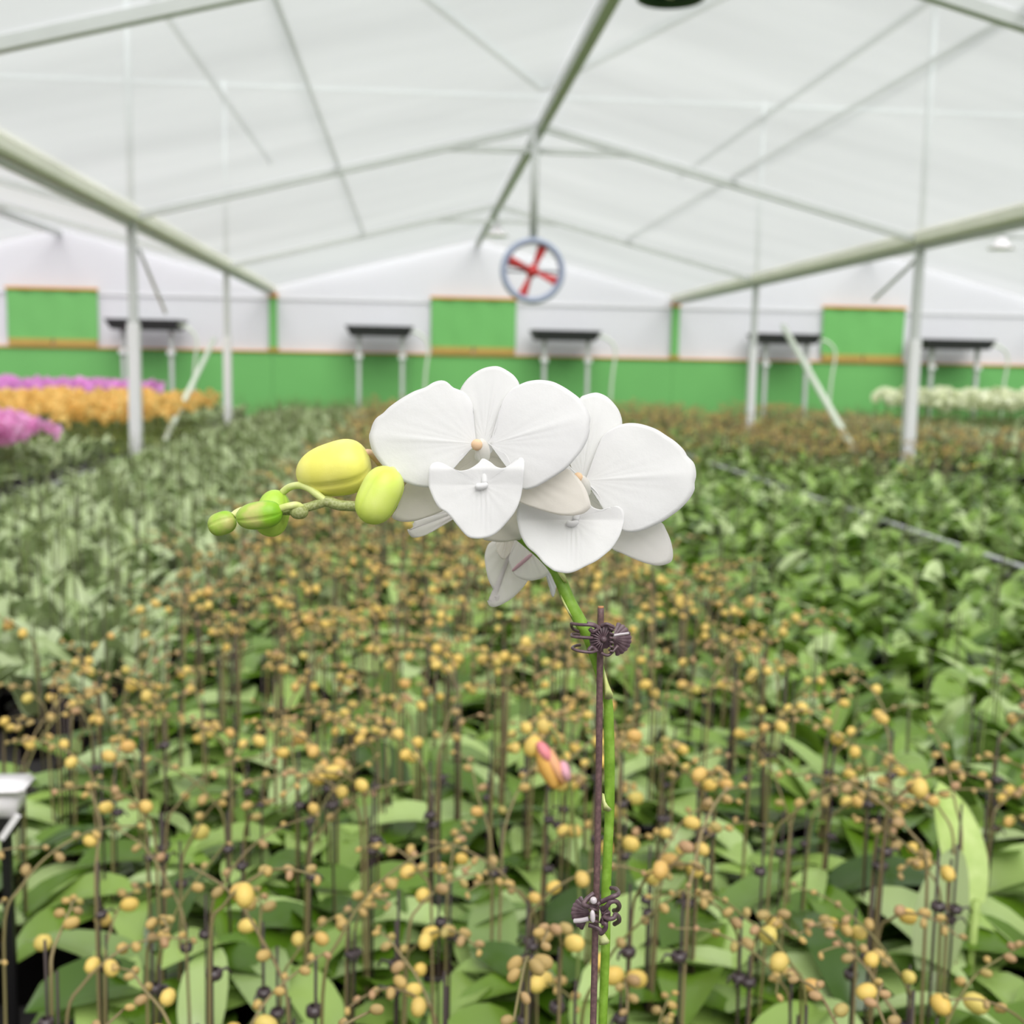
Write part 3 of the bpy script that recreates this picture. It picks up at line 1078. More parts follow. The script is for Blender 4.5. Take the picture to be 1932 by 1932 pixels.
gn_mass('budding_orchid_mass', 'distant rows of budding orchids with brownish spikes filling the beds', 'bud', far_pts['bud'])
gn_mass('pale_orchid_mass', 'distant pale green leafy orchids filling the left bed', 'pale', far_pts['pale'])
gn_mass('deep_green_orchid_mass', 'distant deep green orchids filling the right beds', 'deep', far_pts['deep'])


# flowering blocks
def bloom_variant(seed, pm, nsp, nfl, fs, h0, h1):
    r = random.Random(seed)
    mb = MB()
    for l in plant_leaves('bud', r)[:4]:
        mb.add([Vector(p) + Vector((0, 0, ZPOT)) for p in l.v], l.f, 0)
    mb.lathe([(0.038, 0.0), (0.052, 0.105), (0.0, 0.1)], 8, 2)
    for s_ in range(nsp):
        path = spike_path(r, r.uniform(h0, h1), r.uniform(0, 2 * PI), r.uniform(0.2, 0.3), r.uniform(0.3, 1.0))
        path = [p + Vector((0, 0, ZPOT)) for p in path]
        mb.tube(path[::2], 0.003, 4, 1)
        N = len(path)
        for f in range(nfl):
            i = int(N * 0.38 + (N * 0.6) * f / max(1, nfl - 1))
            c = path[min(N - 1, i)] + Vector((r.uniform(-0.03, 0.03), r.uniform(-0.03, 0.03), r.uniform(-0.03, 0.02)))
            nrm = Vector((r.uniform(-1, 1), r.uniform(-1.2, 0.5), r.uniform(-0.4, 0.7))).normalized()
            a = nrm.cross(Vector((0, 0, 1))).normalized()
            b = a.cross(nrm)
            off = r.uniform(0, 0.5)
            for k in range(5):
                an = off + 2 * PI * k / 5
                d = a * math.cos(an) + b * math.sin(an)
                e = a * -math.sin(an) + b * math.cos(an)
                R = fs * r.uniform(0.85, 1.1)
                vs_ = [c, c + d * R * 0.55 + e * R * 0.38 + nrm * R * 0.12, c + d * R + nrm * R * 0.02, c + d * R * 0.55 - e * R * 0.38 + nrm * R * 0.12]
                mb.add(vs_, [(0, 1, 2), (0, 2, 3)], 3)
    return mb.mesh('flowering_orchid', [M['leaf_dark'], M['spike_green'], M['pot'], pm])


def bloom_block(name, label, group, pm, xr, yr, sp, seed, nsp=2, nfl=9, fs=0.045, h0=0.3, h1=0.42, edge=None):
    r = random.Random(seed)
    vr = [bloom_variant(seed * 10 + i, pm, nsp, nfl, fs, h0, h1) for i in range(6)]
    y = yr[0]
    n = 0
    while y < yr[1]:
        x = xr[0]
        while x < xr[1]:
            X, Y = x + r.uniform(-0.04, 0.04), y + r.uniform(-0.04, 0.04)
            if (edge is None or edge(X, Y)) and n < 290 and not (abs(X - XL) < 0.12 and abs(Y - D1) < 0.2):
                o = link(name, r.choice(vr))
                o.location = (X, Y, ZT)
                o.rotation_euler = (0, 0, r.uniform(0, 2 * PI))
                q = r.uniform(0.92, 1.1)
                o.scale = (q, q, q)
                tag(o, label, 'orchid', group)
                n += 1
            x += sp
        y += sp
    return n


nb1 = bloom_block('pink_orchid', 'pink flowering orchid in the nearest pink block at the left edge', 'bright pink orchids at the left edge', M['petal_pink'], (-4.3, -2.86), (7.95, 9.2), 0.125, 3, 2, 12, 0.05)
nb2 = bloom_block('orange_orchid', 'orange flowering orchid in the block behind the nearer left post', 'orange orchids behind the left post', M['petal_orange'], (-4.6, -2.42), (10.75, 14.6), 0.185, 4)
nb3 = bloom_block('violet_pink_orchid', 'violet pink flowering orchid in the far block before the green wall', 'violet pink orchids by the far wall', M['petal_violet'], (-8.6, -3.7), (15.2, 18.3), 0.235, 5, 2, 9, 0.06, 0.36, 0.5)
nb4 = bloom_block('cream_orchid', 'cream white flowering orchid in the far right block', 'cream orchids at the far right', M['petal_cream'], (7.45, 11.2), (15.8, 18.2), 0.19, 6, 2, 9, 0.06, 0.42, 0.56)
print('blooms', nb1, nb2, nb3, nb4, 'near', len(near), ycut, {k: len(v) for k, v in far_pts.items()})

# ------------------------------------------------------------------ special plants and the plastic box
P = px(1045, 1440, 1.42)
base = Vector((P.x + 0.03, P.y + 0.05, ZT))
t = thing('opening_orchid', 'potted orchid whose pink and yellow bud is opening, left of the tall dark stake', 'orchid', base)
link('pot', pot_me, t)
for me in VAR['bud'][2].leaves:
    link('leaf', me, t)
loc = lambda p: Vector(p) - base
tip = px(1010, 1365, 1.42)
path = smooth_path([(0.012, 0, 0.1), (0.015, 0, 0.28), loc(px(1075, 1480, 1.44)), loc(px(1062, 1420, 1.43)), loc(px(1040, 1375, 1.42)), loc(tip)], 6)
sp = MB().tube(path, 0.0022, 6).build('flower_spike', M['spike_green'], t)
MB().blob(loc(px(1025, 1371, 1.42)), _U * 1.0 - _R * 0.3, 0.020, 0.0085, 10, 7, 0.12).build('bud', M['bud'], sp)
MB().blob(loc(px(1006, 1408, 1.42)), -_U + _R * -0.5, 0.028, 0.0115, 10, 7, 0.12).build('bud', M['bud'], sp)


def small_petal(a, b, wd, bulge, mat, parent):
    mb = MB()
    A, B = loc(px(a[0], a[1], 1.41)), loc(px(b[0], b[1], 1.41))
    ax = (B - A)
    sd = ax.normalized().cross(_F).normalized()
    vs_ = []
    for i in range(9):
        u = i / 8
        wv = wd * max(0.05, math.sin(PI * (0.08 + 0.92 * u)) ** 0.7)
        for v in (-1, -0.5, 0, 0.5, 1):
            vs_.append(A + ax * u + sd * wv * v - _F * (bulge * math.sin(PI * u) * (1 - v * v) + 0.002))
    mb.add(vs_, [(i * 5 + j, i * 5 + j + 1, (i + 1) * 5 + j + 1, (i + 1) * 5 + j) for i in range(8) for j in range(4)])
    o = mb.build('petal', mat, parent)
    so = o.modifiers.new('thick', 'SOLIDIFY')
    so.thickness = 0.0012
    return o


ob = link('opening_bud', MB().blob(loc(px(1043, 1455, 1.425)), -_U + _R * 0.6, 0.045, 0.010, 10, 7, 0.1).mesh('opening_bud', M['gold_petal']), t)
small_petal((1020, 1408), (1048, 1488), 0.011, 0.009, M['gold_petal'], ob)
small_petal((1030, 1410), (1064, 1478), 0.007, 0.011, M['peach_petal'], ob)
small_petal((1016, 1400), (1042, 1440), 0.007, 0.012, M['pink_petal_tip'], ob)
small_petal((1060, 1436), (1072, 1474), 0.006, 0.012, M['lilac_petal'], ob)

# plants with one big leaf that stands out
for (lx, ly, d, L, Wd, az, roll, lab) in ((1880, 1590, 1.58, 0.19, 0.07, 2.0, 0.1, 'potted orchid with one rounded yellow green leaf standing up, by the right edge'),
                                          (1800, 1720, 1.46, 0.19, 0.07, 0.6, -0.3, 'potted orchid with one broad pale leaf turned up, below the rounded yellow green leaf')):
    P = px(lx, ly, d)
    base = Vector((P.x, P.y + 0.05, ZT))
    t = thing('broad_leaf_orchid', lab, 'orchid', base)
    link('pot', pot_me, t)
    for me in VAR['bud'][1].leaves[:4]:
        link('leaf', me, t)
    q = P - base
    l = leaf_mb(L, Wd, 1.15, 0.45, PI / 2 - 0.05 if ly < 1600 else 0.95, 0.0, 0.06, roll, 9)
    zb = q.z - 0.115
    o = MB()
    o.add([Vector(p) + Vector((0, 0, zb)) for p in l.v], l.f)
    o.tube([(0, 0, 0.09), (0, -0.004, zb * 0.6), (0, -0.008, zb + 0.01)], 0.006, 6)
    tag(o.build('leaf', M['bright_leaf'] if ly < 1600 else M['leaf_pale'], t), 'large upright leaf')

P = px(18, 1512, 1.56)
t = thing('plastic_box', 'white plastic box on a slanting leg among the buds at the left edge', 'box', (P.x, P.y, ZT))
B0 = Vector((P.x - 0.025, P.y, P.z))


def rounded(c, size, r, name, mat):
    bm = bmesh.new()
    bmesh.ops.create_cube(bm, size=1.0, matrix=Matrix.Translation(c) @ Matrix.Diagonal((*size, 1)))
    bmesh.ops.bevel(bm, geom=bm.edges[:], offset=r, segments=3, affect='EDGES')
    me = bpy.data.meshes.new(name)
    bm.to_mesh(me)
    bm.free()
    me.materials.append(mat)
    for p_ in me.polygons:
        p_.use_smooth = True
    return link(name, me, t)


rounded(B0 + Vector((0, 0.0, 0.024)), (0.104, 0.06, 0.012), 0.005, 'lid', M['white_plastic'])
rounded(B0 + Vector((-0.006, 0.006, 0.0)), (0.088, 0.05, 0.034), 0.004, 'body', M['white_plastic'])
MB().box(B0 + Vector((-0.02, 0.012, -0.033)), (0.095, 0.056, 0.03)).build('underside', M['black'], t, False)
MB().beam(B0 + Vector((0.042, -0.02, -0.012)), B0 + Vector((0.02, -0.02, -0.044)), 0.008, 0.008).build('strut', M['white_plastic'], t, False)
for xx in (-0.05, 0.012):
    MB().box((B0.x + xx, B0.y + 0.02, (B0.z - 0.048 + ZT) / 2), (0.012, 0.012, B0.z - 0.048 - ZT)).build('leg', M['black'], t, False)
rebase(t)

# ------------------------------------------------------------------ the white orchid
DA, DB, DC = 0.520, 0.548, 0.588
MAIN = px(1137, 1932, 0.553)
MAIN.z = ZT
orchid = thing('white_orchid', 'tall white moth orchid with two open flowers and lime buds, in sharp focus', 'orchid', MAIN)
INV = Matrix.Translation(-MAIN)


def fan_mesh(name, outline, base, depth, d0, mat, parent, conv, N=112, Mr=18, axis=None, vein=0.035, nv=11, ripple=0.35, thick=0.0006, seed=1):
    """a petal: surface from its attachment point to its outline, cupped by depth(t, s) in millimetres towards the viewer"""
    ol = [Vector((conv(*p)[0], conv(*p)[1], 0)) for p in outline]
    bx, by = conv(*base)
    n = len(ol)
    dense = []
    for i in range(n):
        p0, p1, p2, p3 = ol[i - 1], ol[i], ol[(i + 1) % n], ol[(i + 2) % n]
        for k in range(10):
            t = k / 10
            dense.append(0.5 * ((2 * p1) + (p2 - p0) * t + (2 * p0 - 5 * p1 + 4 * p2 - p3) * t * t + (3 * p1 - p0 - 3 * p2 + p3) * t ** 3))
    cum = [0]
    for i in range(len(dense)):
        cum.append(cum[-1] + (dense[(i + 1) % len(dense)] - dense[i]).length)
    rs = []
    j = 0
    for k in range(N):
        s = cum[-1] * k / N
        while cum[j + 1] < s:
            j += 1
        f_ = (s - cum[j]) / max(1e-9, cum[j + 1] - cum[j])
        rs.append(dense[j].lerp(dense[(j + 1) % len(dense)], f_))
    far_p = max(rs, key=lambda p: (p.x - bx) ** 2 + (p.y - by) ** 2)
    ax = math.atan2(far_p.y - by, far_p.x - bx) if axis is None else axis
    Rm = math.hypot(far_p.x - bx, far_p.y - by)
    mb = MB()
    c0 = depth(0, 0, 0, 0)
    vs_ = [px(bx, by, d0 - c0 / 1000)]
    for i in range(1, Mr + 1):
        t = i / Mr
        for k in range(N):
            p = rs[k]
            x, y = bx + (p.x - bx) * t, by + (p.y - by) * t
            an = math.atan2(p.y - by, p.x - bx) - ax
            an = (an + PI) % (2 * PI) - PI
            lx = ((x - bx) * math.cos(ax) + (y - by) * math.sin(ax)) / Rm
            ly = (-(x - bx) * math.sin(ax) + (y - by) * math.cos(ax)) / Rm
            o = depth(t, an, lx, ly)
            rr = math.hypot(lx, ly)
            o += vein * math.sin(an * nv * 2.2 + seed) * math.sin(PI * min(1, rr * 1.05)) * math.exp(-abs(an) * 0.5)
            o += vein * (0.9 * math.exp(-(an / 0.03) ** 2) + 2.2 * math.exp(-(an / 0.16) ** 2) * math.sin(an * 46 + seed)) * math.sin(PI * min(1, rr)) ** 1.3
            o += ripple * t ** 4 * noise.noise((x * 0.018 + seed * 7.1, y * 0.018, seed))* 3
            o += 0.25 * noise.noise((x * 0.012 + seed * 3.3, y * 0.012, 4.2)) * t
            vs_.append(px(x, y, d0 - o / 1000))
    fs_ = [(0, 1 + k, 1 + (k + 1) % N) for k in range(N)]
    for i in range(Mr - 1):
        a = 1 + i * N
        for k in range(N):
            fs_.append((a + k, a + N + k, a + N + (k + 1) % N, a + (k + 1) % N))
    mb.add(vs_, fs_)
    me = mb.mesh(name, mat)
    me.transform(INV)
    o = link(name, me, parent)
    so = o.modifiers.new('thickness', 'SOLIDIFY')
    so.thickness = thick
    so.offset = 0
    return o


Z1 = lambda x, y: (680 + x / 4.2933, 670 + y / 4.2933)
Z2 = lambda x, y: (900 + x / 4.2933, 720 + y / 4.2933)
Z3 = lambda x, y: (380 + x / 4.83, 800 + y / 4.83)
Z4 = lambda x, y: (1000 + x / 7.431, 1100 + y / 7.431)
Z5 = lambda x, y: (1030 + x / 9.66, 1630 + y / 9.66)
Z6 = lambda x, y: (900 + x / 6.44, 1240 + y / 6.44)


def mpart(mb, name, mat, parent):
    me = mb.mesh(name, mat)
    me.transform(INV)
    return link(name, me, parent)


# ---- flower A (front)
fa = link('open_flower', None, orchid)
tag(fa, 'front flower, facing the viewer')
fan_mesh('dorsal_sepal', [(965, 790), (925, 640), (870, 540), (825, 430), (800, 350), (808, 285), (850, 215), (900, 165), (950, 130), (1010, 103), (1085, 90), (1140, 100), (1210, 140), (1255, 180), (1287, 240), (1285, 330), (1240, 450), (1190, 550), (1110, 640), (1062, 790)],
         (1005, 690), lambda t, an, lx, ly: 1.5 + 3.0 * lx - 3.5 * lx * lx - 14 * ly * ly, DA, M['petal'], fa, Z1, seed=1, vein=0.08)
fan_mesh('petal', [(945, 730), (928, 670), (910, 590), (903, 510), (911, 420), (885, 350), (845, 306), (808, 285), (750, 262), (704, 220), (655, 205), (590, 222), (525, 262), (440, 292), (360, 335), (290, 380), (230, 425), (185, 470), (130, 510), (100, 560), (85, 610), (71, 655), (78, 710), (95, 770), (130, 830), (185, 900), (240, 960), (320, 1010), (400, 1045), (480, 1065), (560, 1070), (640, 1035), (700, 975), (745, 910), (772, 858), (815, 808), (880, 772)],
         (935, 715), lambda t, an, lx, ly: 4.0 + 8.5 * lx - 10.5 * lx * lx - 6 * ly * ly + 0.5 * math.exp(-(an / 0.12) ** 2) * lx, DA, M['petal'], fa, Z1, seed=2)
fan_mesh('petal', [(1035, 715), (1075, 655), (1108, 590), (1120, 520), (1130, 440), (1160, 360), (1200, 300), (1240, 262), (1287, 240), (1350, 215), (1420, 203), (1480, 203), (1560, 217), (1640, 255), (1710, 300), (1776, 352), (1820, 410), (1850, 470), (1863, 520), (1856, 570), (1858, 612), (1840, 680), (1812, 740), (1775, 795), (1720, 860), (1670, 915), (1600, 965), (1500, 1025), (1430, 1065), (1370, 1085), (1320, 1085), (1270, 1020), (1238, 930), (1212, 860), (1165, 790), (1100, 755)],
         (1050, 722), lambda t, an, lx, ly: 4.0 + 9.0 * lx - 10.0 * lx * lx - 6 * ly * ly + 0.5 * math.exp(-(an / 0.12) ** 2) * lx, DA, M['petal'], fa, Z1, seed=3)
fan_mesh('lateral_sepal', [(975, 800), (900, 765), (800, 790), (700, 850), (560, 930), (430, 1000), (365, 1050), (325, 1150), (295, 1240), (255, 1310), (290, 1336), (350, 1350), (430, 1345), (520, 1320), (650, 1270), (780, 1190), (890, 1080), (960, 940)],
         (960, 820), lambda t, an, lx, ly: -4 - 7 * lx + 2 * lx * lx - 8 * ly * ly, DA, M['sepal_back'], fa, Z1, seed=4, vein=0.05)
fan_mesh('lateral_sepal', [(1010, 800), (1090, 755), (1200, 780), (1350, 850), (1500, 900), (1670, 918), (1735, 965), (1785, 1020), (1825, 1085), (1850, 1150), (1865, 1225), (1830, 1268), (1790, 1288), (1720, 1300), (1650, 1298), (1590, 1290), (1450, 1250), (1290, 1190), (1150, 1090), (1050, 950)],
         (1025, 820), lambda t, an, lx, ly: -4 - 3 * lx + 5 * lx * lx - 6 * ly * ly, DA, M['sepal_back'], fa, Z1, seed=5, vein=0.05)


LIP_TILT = 1.2


def lipdepth(t, an, lx, ly):
    # lx runs down the lip from its callus, ly sideways
    up = max(0.0, -lx)
    return 10 + 4.5 * abs(ly) ** 1.5 + LIP_TILT * max(0, lx) + 3 * up - 14 * max(0, up - 0.28) + 1.3 * math.cos(ly * 75) * math.exp(-(ly / 0.13) ** 2) * max(0, lx) * max(0, 0.8 - lx)


lip = fan_mesh('lip', [(985, 840), (962, 868), (920, 902), (870, 926), (805, 936), (740, 916), (690, 893), (655, 874), (620, 867), (580, 880), (556, 920), (548, 985), (550, 1050), (570, 1110), (600, 1180), (640, 1240), (690, 1270), (740, 1320), (790, 1385), (850, 1455), (890, 1480), (940, 1487), (990, 1484), (1060, 1465), (1120, 1425), (1190, 1350), (1250, 1270), (1290, 1180), (1312, 1080), (1320, 1000), (1328, 920), (1325, 850), (1300, 831), (1275, 842), (1240, 875), (1205, 900), (1150, 917), (1100, 905), (1060, 872), (1015, 845)],
               (990, 1050), lipdepth, DA, M['petal'], fa, Z1, axis=PI / 2, seed=6, vein=0.05, nv=7, ripple=0.3, N=140, Mr=20)
P = lambda x, y, o: px(*Z1(x, y), DA - o / 1000)
mb = MB()
mb.tube(smooth_path([P(936, 1056, 11.5), P(955, 1063, 11.9), P(990, 1060, 12), P(1032, 1047, 11.6)], 4), [0.0007, 0.0012, 0.0014, 0.0015, 0.0015, 0.0015, 0.0015, 0.0015, 0.0015, 0.0014, 0.0013, 0.0011, 0.0006], 12)
mb.tube(smooth_path([P(1000, 880, 7), P(1002, 960, 9.5), P(1005, 1040, 11)], 4), 0.0014, 12)
mpart(mb, 'callus', M['petal'], lip)
col = MB()
col.tube(smooth_path([P(985, 835, 3), P(990, 775, 6.5), P(978, 725, 8.5), P(955, 708, 9.5)], 5), [0.00325, 0.00340, 0.00350, 0.00350, 0.00340, 0.00330, 0.00320, 0.00310, 0.00300, 0.00290, 0.00275, 0.00260, 0.00250, 0.00235, 0.00200, 0.00125], 16)
col.blob(P(955, 795, 7.5), P(958, 845, 6) - P(945, 745, 9), 0.010, 0.0016, 10, 8, 0)
cl = mpart(col, 'column', M['column'], fa)
mpart(MB().blob(P(943, 726, 10.6), -_F * 1 - _U * 0.35, 0.004, 0.0026, 14, 10, 0.0, pw=2.4), 'anther_cap', M['anther'], cl)

# ---- flower B (right, behind)
LIP_TILT = 6.0
fb = link('open_flower', None, orchid)
tag(fb, 'rear flower, half hidden to the right')
fan_mesh('dorsal_sepal', [(830, 790), (765, 700), (745, 580), (750, 420), (775, 260), (833, 135), (880, 108), (940, 92), (985, 93), (1050, 122), (1110, 180), (1150, 240), (1174, 325), (1160, 420), (1110, 540), (1020, 650), (930, 740), (880, 790)],
         (855, 775), lambda t, an, lx, ly: 1.0 + 3 * lx - 4 * lx * lx - 12 * ly * ly, DB, M['petal'], fb, Z2, seed=7, vein=0.08)
fan_mesh('petal', [(875, 800), (905, 757), (948, 685), (968, 610), (984, 525), (1012, 452), (1075, 392), (1172, 346), (1260, 336), (1350, 350), (1450, 385), (1530, 435), (1610, 490), (1675, 555), (1702, 603), (1752, 655), (1770, 712), (1773, 770), (1760, 820), (1762, 868), (1740, 920), (1700, 975), (1640, 1035), (1560, 1095), (1490, 1140), (1400, 1180), (1320, 1210), (1250, 1220), (1180, 1205), (1110, 1150), (1055, 1080), (1030, 1015), (1005, 945), (960, 885), (905, 835)],
         (880, 800), lambda t, an, lx, ly: 4.0 + 8 * lx - 10.0 * lx * lx - 6 * ly * ly + 0.5 * math.exp(-(an / 0.12) ** 2) * lx, DB, M['petal'], fb, Z2, seed=8)
fan_mesh('petal', [(825, 800), (800, 740), (740, 680), (660, 560), (560, 520), (440, 540), (340, 620), (300, 740), (320, 860), (420, 960), (540, 1000), (660, 980), (760, 900)],
         (830, 805), lambda t, an, lx, ly: 2.0 + 4 * lx - 9.0 * lx * lx - 6 * ly * ly, DB, M['petal'], fb, Z2, seed=9)
fan_mesh('lateral_sepal', [(870, 900), (960, 900), (1150, 1000), (1350, 1080), (1490, 1140), (1530, 1200), (1565, 1280), (1585, 1370), (1584, 1430), (1560, 1467), (1480, 1490), (1380, 1475), (1270, 1435), (1170, 1390), (1090, 1350), (960, 1200), (880, 1030)],
         (880, 920), lambda t, an, lx, ly: -3 - 8 * lx + 2 * lx * lx - 8 * ly * ly, DB, M['sepal_blush'], fb, Z2, seed=10, vein=0.05)
fan_mesh('lateral_sepal', [(830, 900), (700, 880), (500, 940), (320, 1015), (225, 1135), (130, 1220), (50, 1272), (100, 1290), (200, 1300), (300, 1287), (372, 1276), (500, 1230), (680, 1130), (800, 1020)],
         (825, 930), lambda t, an, lx, ly: -3 - 10 * lx + 2 * lx * lx - 8 * ly * ly, DB, M['sepal_back'], fb, Z2, seed=11, vein=0.05)
lip = fan_mesh('lip', [(855, 930), (830, 1000), (770, 1045), (690, 1060), (600, 1040), (500, 1010), (420, 985), (372, 975), (345, 978), (325, 1030), (322, 1100), (335, 1180), (360, 1260), (410, 1340), (480, 1400), (540, 1470), (590, 1510), (630, 1535), (690, 1548), (740, 1552), (800, 1535), (880, 1495), (970, 1450), (1060, 1380), (1100, 1340), (1150, 1260), (1175, 1190), (1196, 1110), (1188, 1050), (1155, 1014), (1110, 1008), (1060, 1030), (1000, 1037), (935, 1015), (895, 960)],
               (775, 1120), lipdepth, DB, M['petal'], fb, Z2, axis=PI / 2, seed=12, vein=0.05, nv=7, ripple=0.3, N=140, Mr=20)
P = lambda x, y, o: px(*Z2(x, y), DB - o / 1000)
mb = MB()
mb.tube(smooth_path([P(728, 1140, 11), P(750, 1152, 11.6), P(785, 1150, 11.8), P(815, 1125, 11.2)], 4), [0.0007, 0.0012, 0.0014, 0.0015, 0.0015, 0.0015, 0.0015, 0.0015, 0.0015, 0.0014, 0.0013, 0.0011, 0.0006], 12)
mb.tube(smooth_path([P(850, 960, 7), P(820, 1050, 9.8), P(795, 1125, 11)], 4), 0.0016, 12)
mpart(mb, 'callus', M['petal'], lip)
col = MB()
col.tube(smooth_path([P(870, 900, 3), P(868, 840, 6.5), P(850, 800, 8.5), P(825, 780, 9.5)], 5), [0.00300, 0.00310, 0.00310, 0.00310, 0.00300, 0.00300, 0.00290, 0.00280, 0.00270, 0.00250, 0.00240, 0.00230, 0.00220, 0.00200, 0.00170, 0.00100], 16)
cl = mpart(col, 'column', M['column'], fb)
mpart(MB().blob(P(818, 776, 9.7), -_F * 1 - _R * 0.8, 0.004, 0.0024, 14, 10), 'anther_cap', M['anther'], cl)

# ---- flower C (behind, seen from its back, hanging low)
fc = link('open_flower', None, orchid)
tag(fc, 'drooping flower behind the stem, seen from its back')
fan_mesh('lateral_sepal', [(330, 1150), (240, 1180), (170, 1270), (100, 1310), (70, 1370), (62, 1440), (75, 1530), (95, 1610), (130, 1680), (150, 1728), (152, 1762), (130, 1783), (110, 1785), (95, 1774), (89, 1788), (100, 1814), (140, 1825), (200, 1805), (290, 1750), (370, 1670), (415, 1600), (450, 1480), (430, 1300), (390, 1180)],
         (330, 1230), lambda t, an, lx, ly: -6 + 12 * lx - 8 * ly * ly, DC, M['sepal_blush'], fc, Z2, seed=13, vein=0.25)
pc = fan_mesh('petal', [(330, 1190), (270, 1230), (300, 1290), (275, 1380), (258, 1440), (272, 1495), (300, 1560), (350, 1595), (430, 1612), (530, 1590), (578, 1550), (560, 1480), (510, 1390), (470, 1290), (420, 1200)],
              (370, 1220), lambda t, an, lx, ly: 5 + 9 * lx - 5 * ly * ly, DC, M['sepal_blush'], fc, Z2, seed=14, vein=0.2)
P = lambda x, y, o: px(*Z2(x, y), DC - o / 1000)
mb = MB()
mb.tube(smooth_path([P(445, 1395, 9.5), P(395, 1440, 9.9), P(335, 1490, 10), P(285, 1535, 9.6)], 4), [0.0004, 0.0007, 0.0009, 0.001, 0.001, 0.001, 0.001, 0.001, 0.001, 0.0009, 0.0008, 0.0006, 0.0003], 8)
mpart(mb, 'midvein', M['pink_streak'], pc)
fan_mesh('petal', [(150, 1230), (152, 1300), (168, 1390), (205, 1438), (240, 1425), (275, 1375), (330, 1300), (340, 1220), (240, 1190)],
         (250, 1220), lambda t, an, lx, ly: 3 + 2 * lx - 6 * ly * ly, DC, M['sepal_back'], fc, Z2, seed=15, vein=0.15)
fan_mesh('lateral_sepal', [(490, 1420), (560, 1500), (605, 1575), (640, 1640), (636, 1690), (622, 1738), (608, 1740), (602, 1690), (590, 1620), (578, 1550), (520, 1480)],
         (530, 1460), lambda t, an, lx, ly: -2 - 6 * lx + 4 * ly * ly, DC, M['petal'], fc, Z2, seed=16, vein=0.1, ripple=0.05)
fan_mesh('petal', [(960, 1180), (800, 1200), (640, 1270), (500, 1325), (437, 1345), (436, 1385), (420, 1408), (400, 1420), (392, 1412), (385, 1424), (400, 1455), (430, 1478), (490, 1470), (560, 1440), (640, 1370), (700, 1305), (850, 1290), (960, 1260)],
         (940, 1215), lambda t, an, lx, ly: 2 + 12 * lx + 3 * lx * lx - 8 * ly * ly, DC, M['sepal_blush'], fc, Z1, seed=17, vein=0.15)
fan_mesh('dorsal_sepal', [(1120, 1200), (1040, 1100), (1020, 980), (1080, 900), (1180, 880), (1260, 940), (1270, 1060), (1220, 1180)],
         (1170, 1200), lambda t, an, lx, ly: -4 - 4 * lx - 6 * ly * ly, DC, M['sepal_blush'], fc, Z1, seed=18, vein=0.15)
mpart(MB().tube(smooth_path([px(985, 1000, DC - 0.004), px(990, 985, DC - 0.012), px(985, 965, DC - 0.02)], 4), 0.0022, 10), 'pedicel', M['stem'], fc)

# the small curls at the tips of the two hanging segments
for conv, pts, o0 in ((Z2, [(160, 1735), (163, 1762), (140, 1790), (112, 1796), (93, 1782), (89, 1772)], 4), (Z1, [(446, 1362), (446, 1392), (428, 1415), (404, 1428), (390, 1420), (386, 1410)], 12)):
    pp = smooth_path([px(*conv(x, y), DC - o0 / 1000) for x, y in pts], 4)
    mpart(MB().tube(pp, [0.0016 - 0.0013 * i / (len(pp) - 1) for i in range(len(pp))], 10), 'curled_tip', M['sepal_blush'], fc)

# ---- flower stem
dm = 0.5605
sp_pts = [(1135, 1990, 0.5625, 8.5), (1137, 1932, 0.562, 8.5), (1141, 1830, 0.561, 8.8), (1143, 1765, 0.560, 9), (1143, 1700, 0.559, 9.5), (1147, 1600, 0.558, 9.2), (1150, 1530, 0.557, 9.6), (1150, 1440, 0.556, 10.4), (1149, 1380, 0.555, 10), (1147, 1325, 0.554, 9), (1134, 1275, 0.553, 10), (1122, 1235, 0.552, 11), (1110, 1200, 0.551, 12), (1094, 1171, 0.551, 12.2), (1074, 1134, 0.551, 12.2), (1059, 1098, 0.552, 12), (1046, 1072, 0.553, 12), (1026, 1050, 0.556, 11), (1000, 1028, 0.558, 10), (970, 1005, 0.560, 9.5), (920, 975, 0.560, 9.5), (860, 955, 0.558, 9), (800, 948, 0.552, 9), (745, 952, 0.540, 9), (700, 957, 0.528, 9.2), (668, 955, 0.522, 9.4), (640, 953, 0.521, 9.6), (616, 946, 0.521, 9.8), (600, 951, 0.521, 8.5), (580, 957, 0.521, 8), (562, 961, 0.521, 8.4), (552, 964, 0.522, 8), (536, 966, 0.523, 6), (510, 968, 0.525, 4), (470, 966, 0.527, 3), (450, 968, 0.526, 2.4)]
pth = smooth_path([px(a, b, c) for a, b, c, r in sp_pts], 5)
rr = []
for i in range(len(sp_pts) - 1):
    for k in range(5):
        r = sp_pts[i][3] + (sp_pts[i + 1][3] - sp_pts[i][3]) * k / 5
        rr.append(r * 0.55 / FPX)
rr.append(sp_pts[-1][3] * 0.55 / FPX)
cut = 5 * 24
low = px(1135, 1990, 0.5625)
foot = Vector((low.x - 0.02, low.y + 0.005, ZT + ZPOT - 0.01))
lowp = smooth_path([foot, foot.lerp(low, 0.3) + Vector((0.004, 0, 0)), foot.lerp(low, 0.7) + Vector((0.003, 0, 0)), low], 6)
stem = mpart(MB().tube(lowp[:-1] + pth[:cut + 1], [0.0026] * (len(lowp) - 1) + rr[:cut + 1], 16), 'flower_stem', M['stem'], orchid)
tipst = mpart(MB().tube(pth[cut:], rr[cut:], 14), 'stem_tip', M['stem_tip'], stem)
tag(tipst, 'mottled grey green end of the stem carrying the buds')


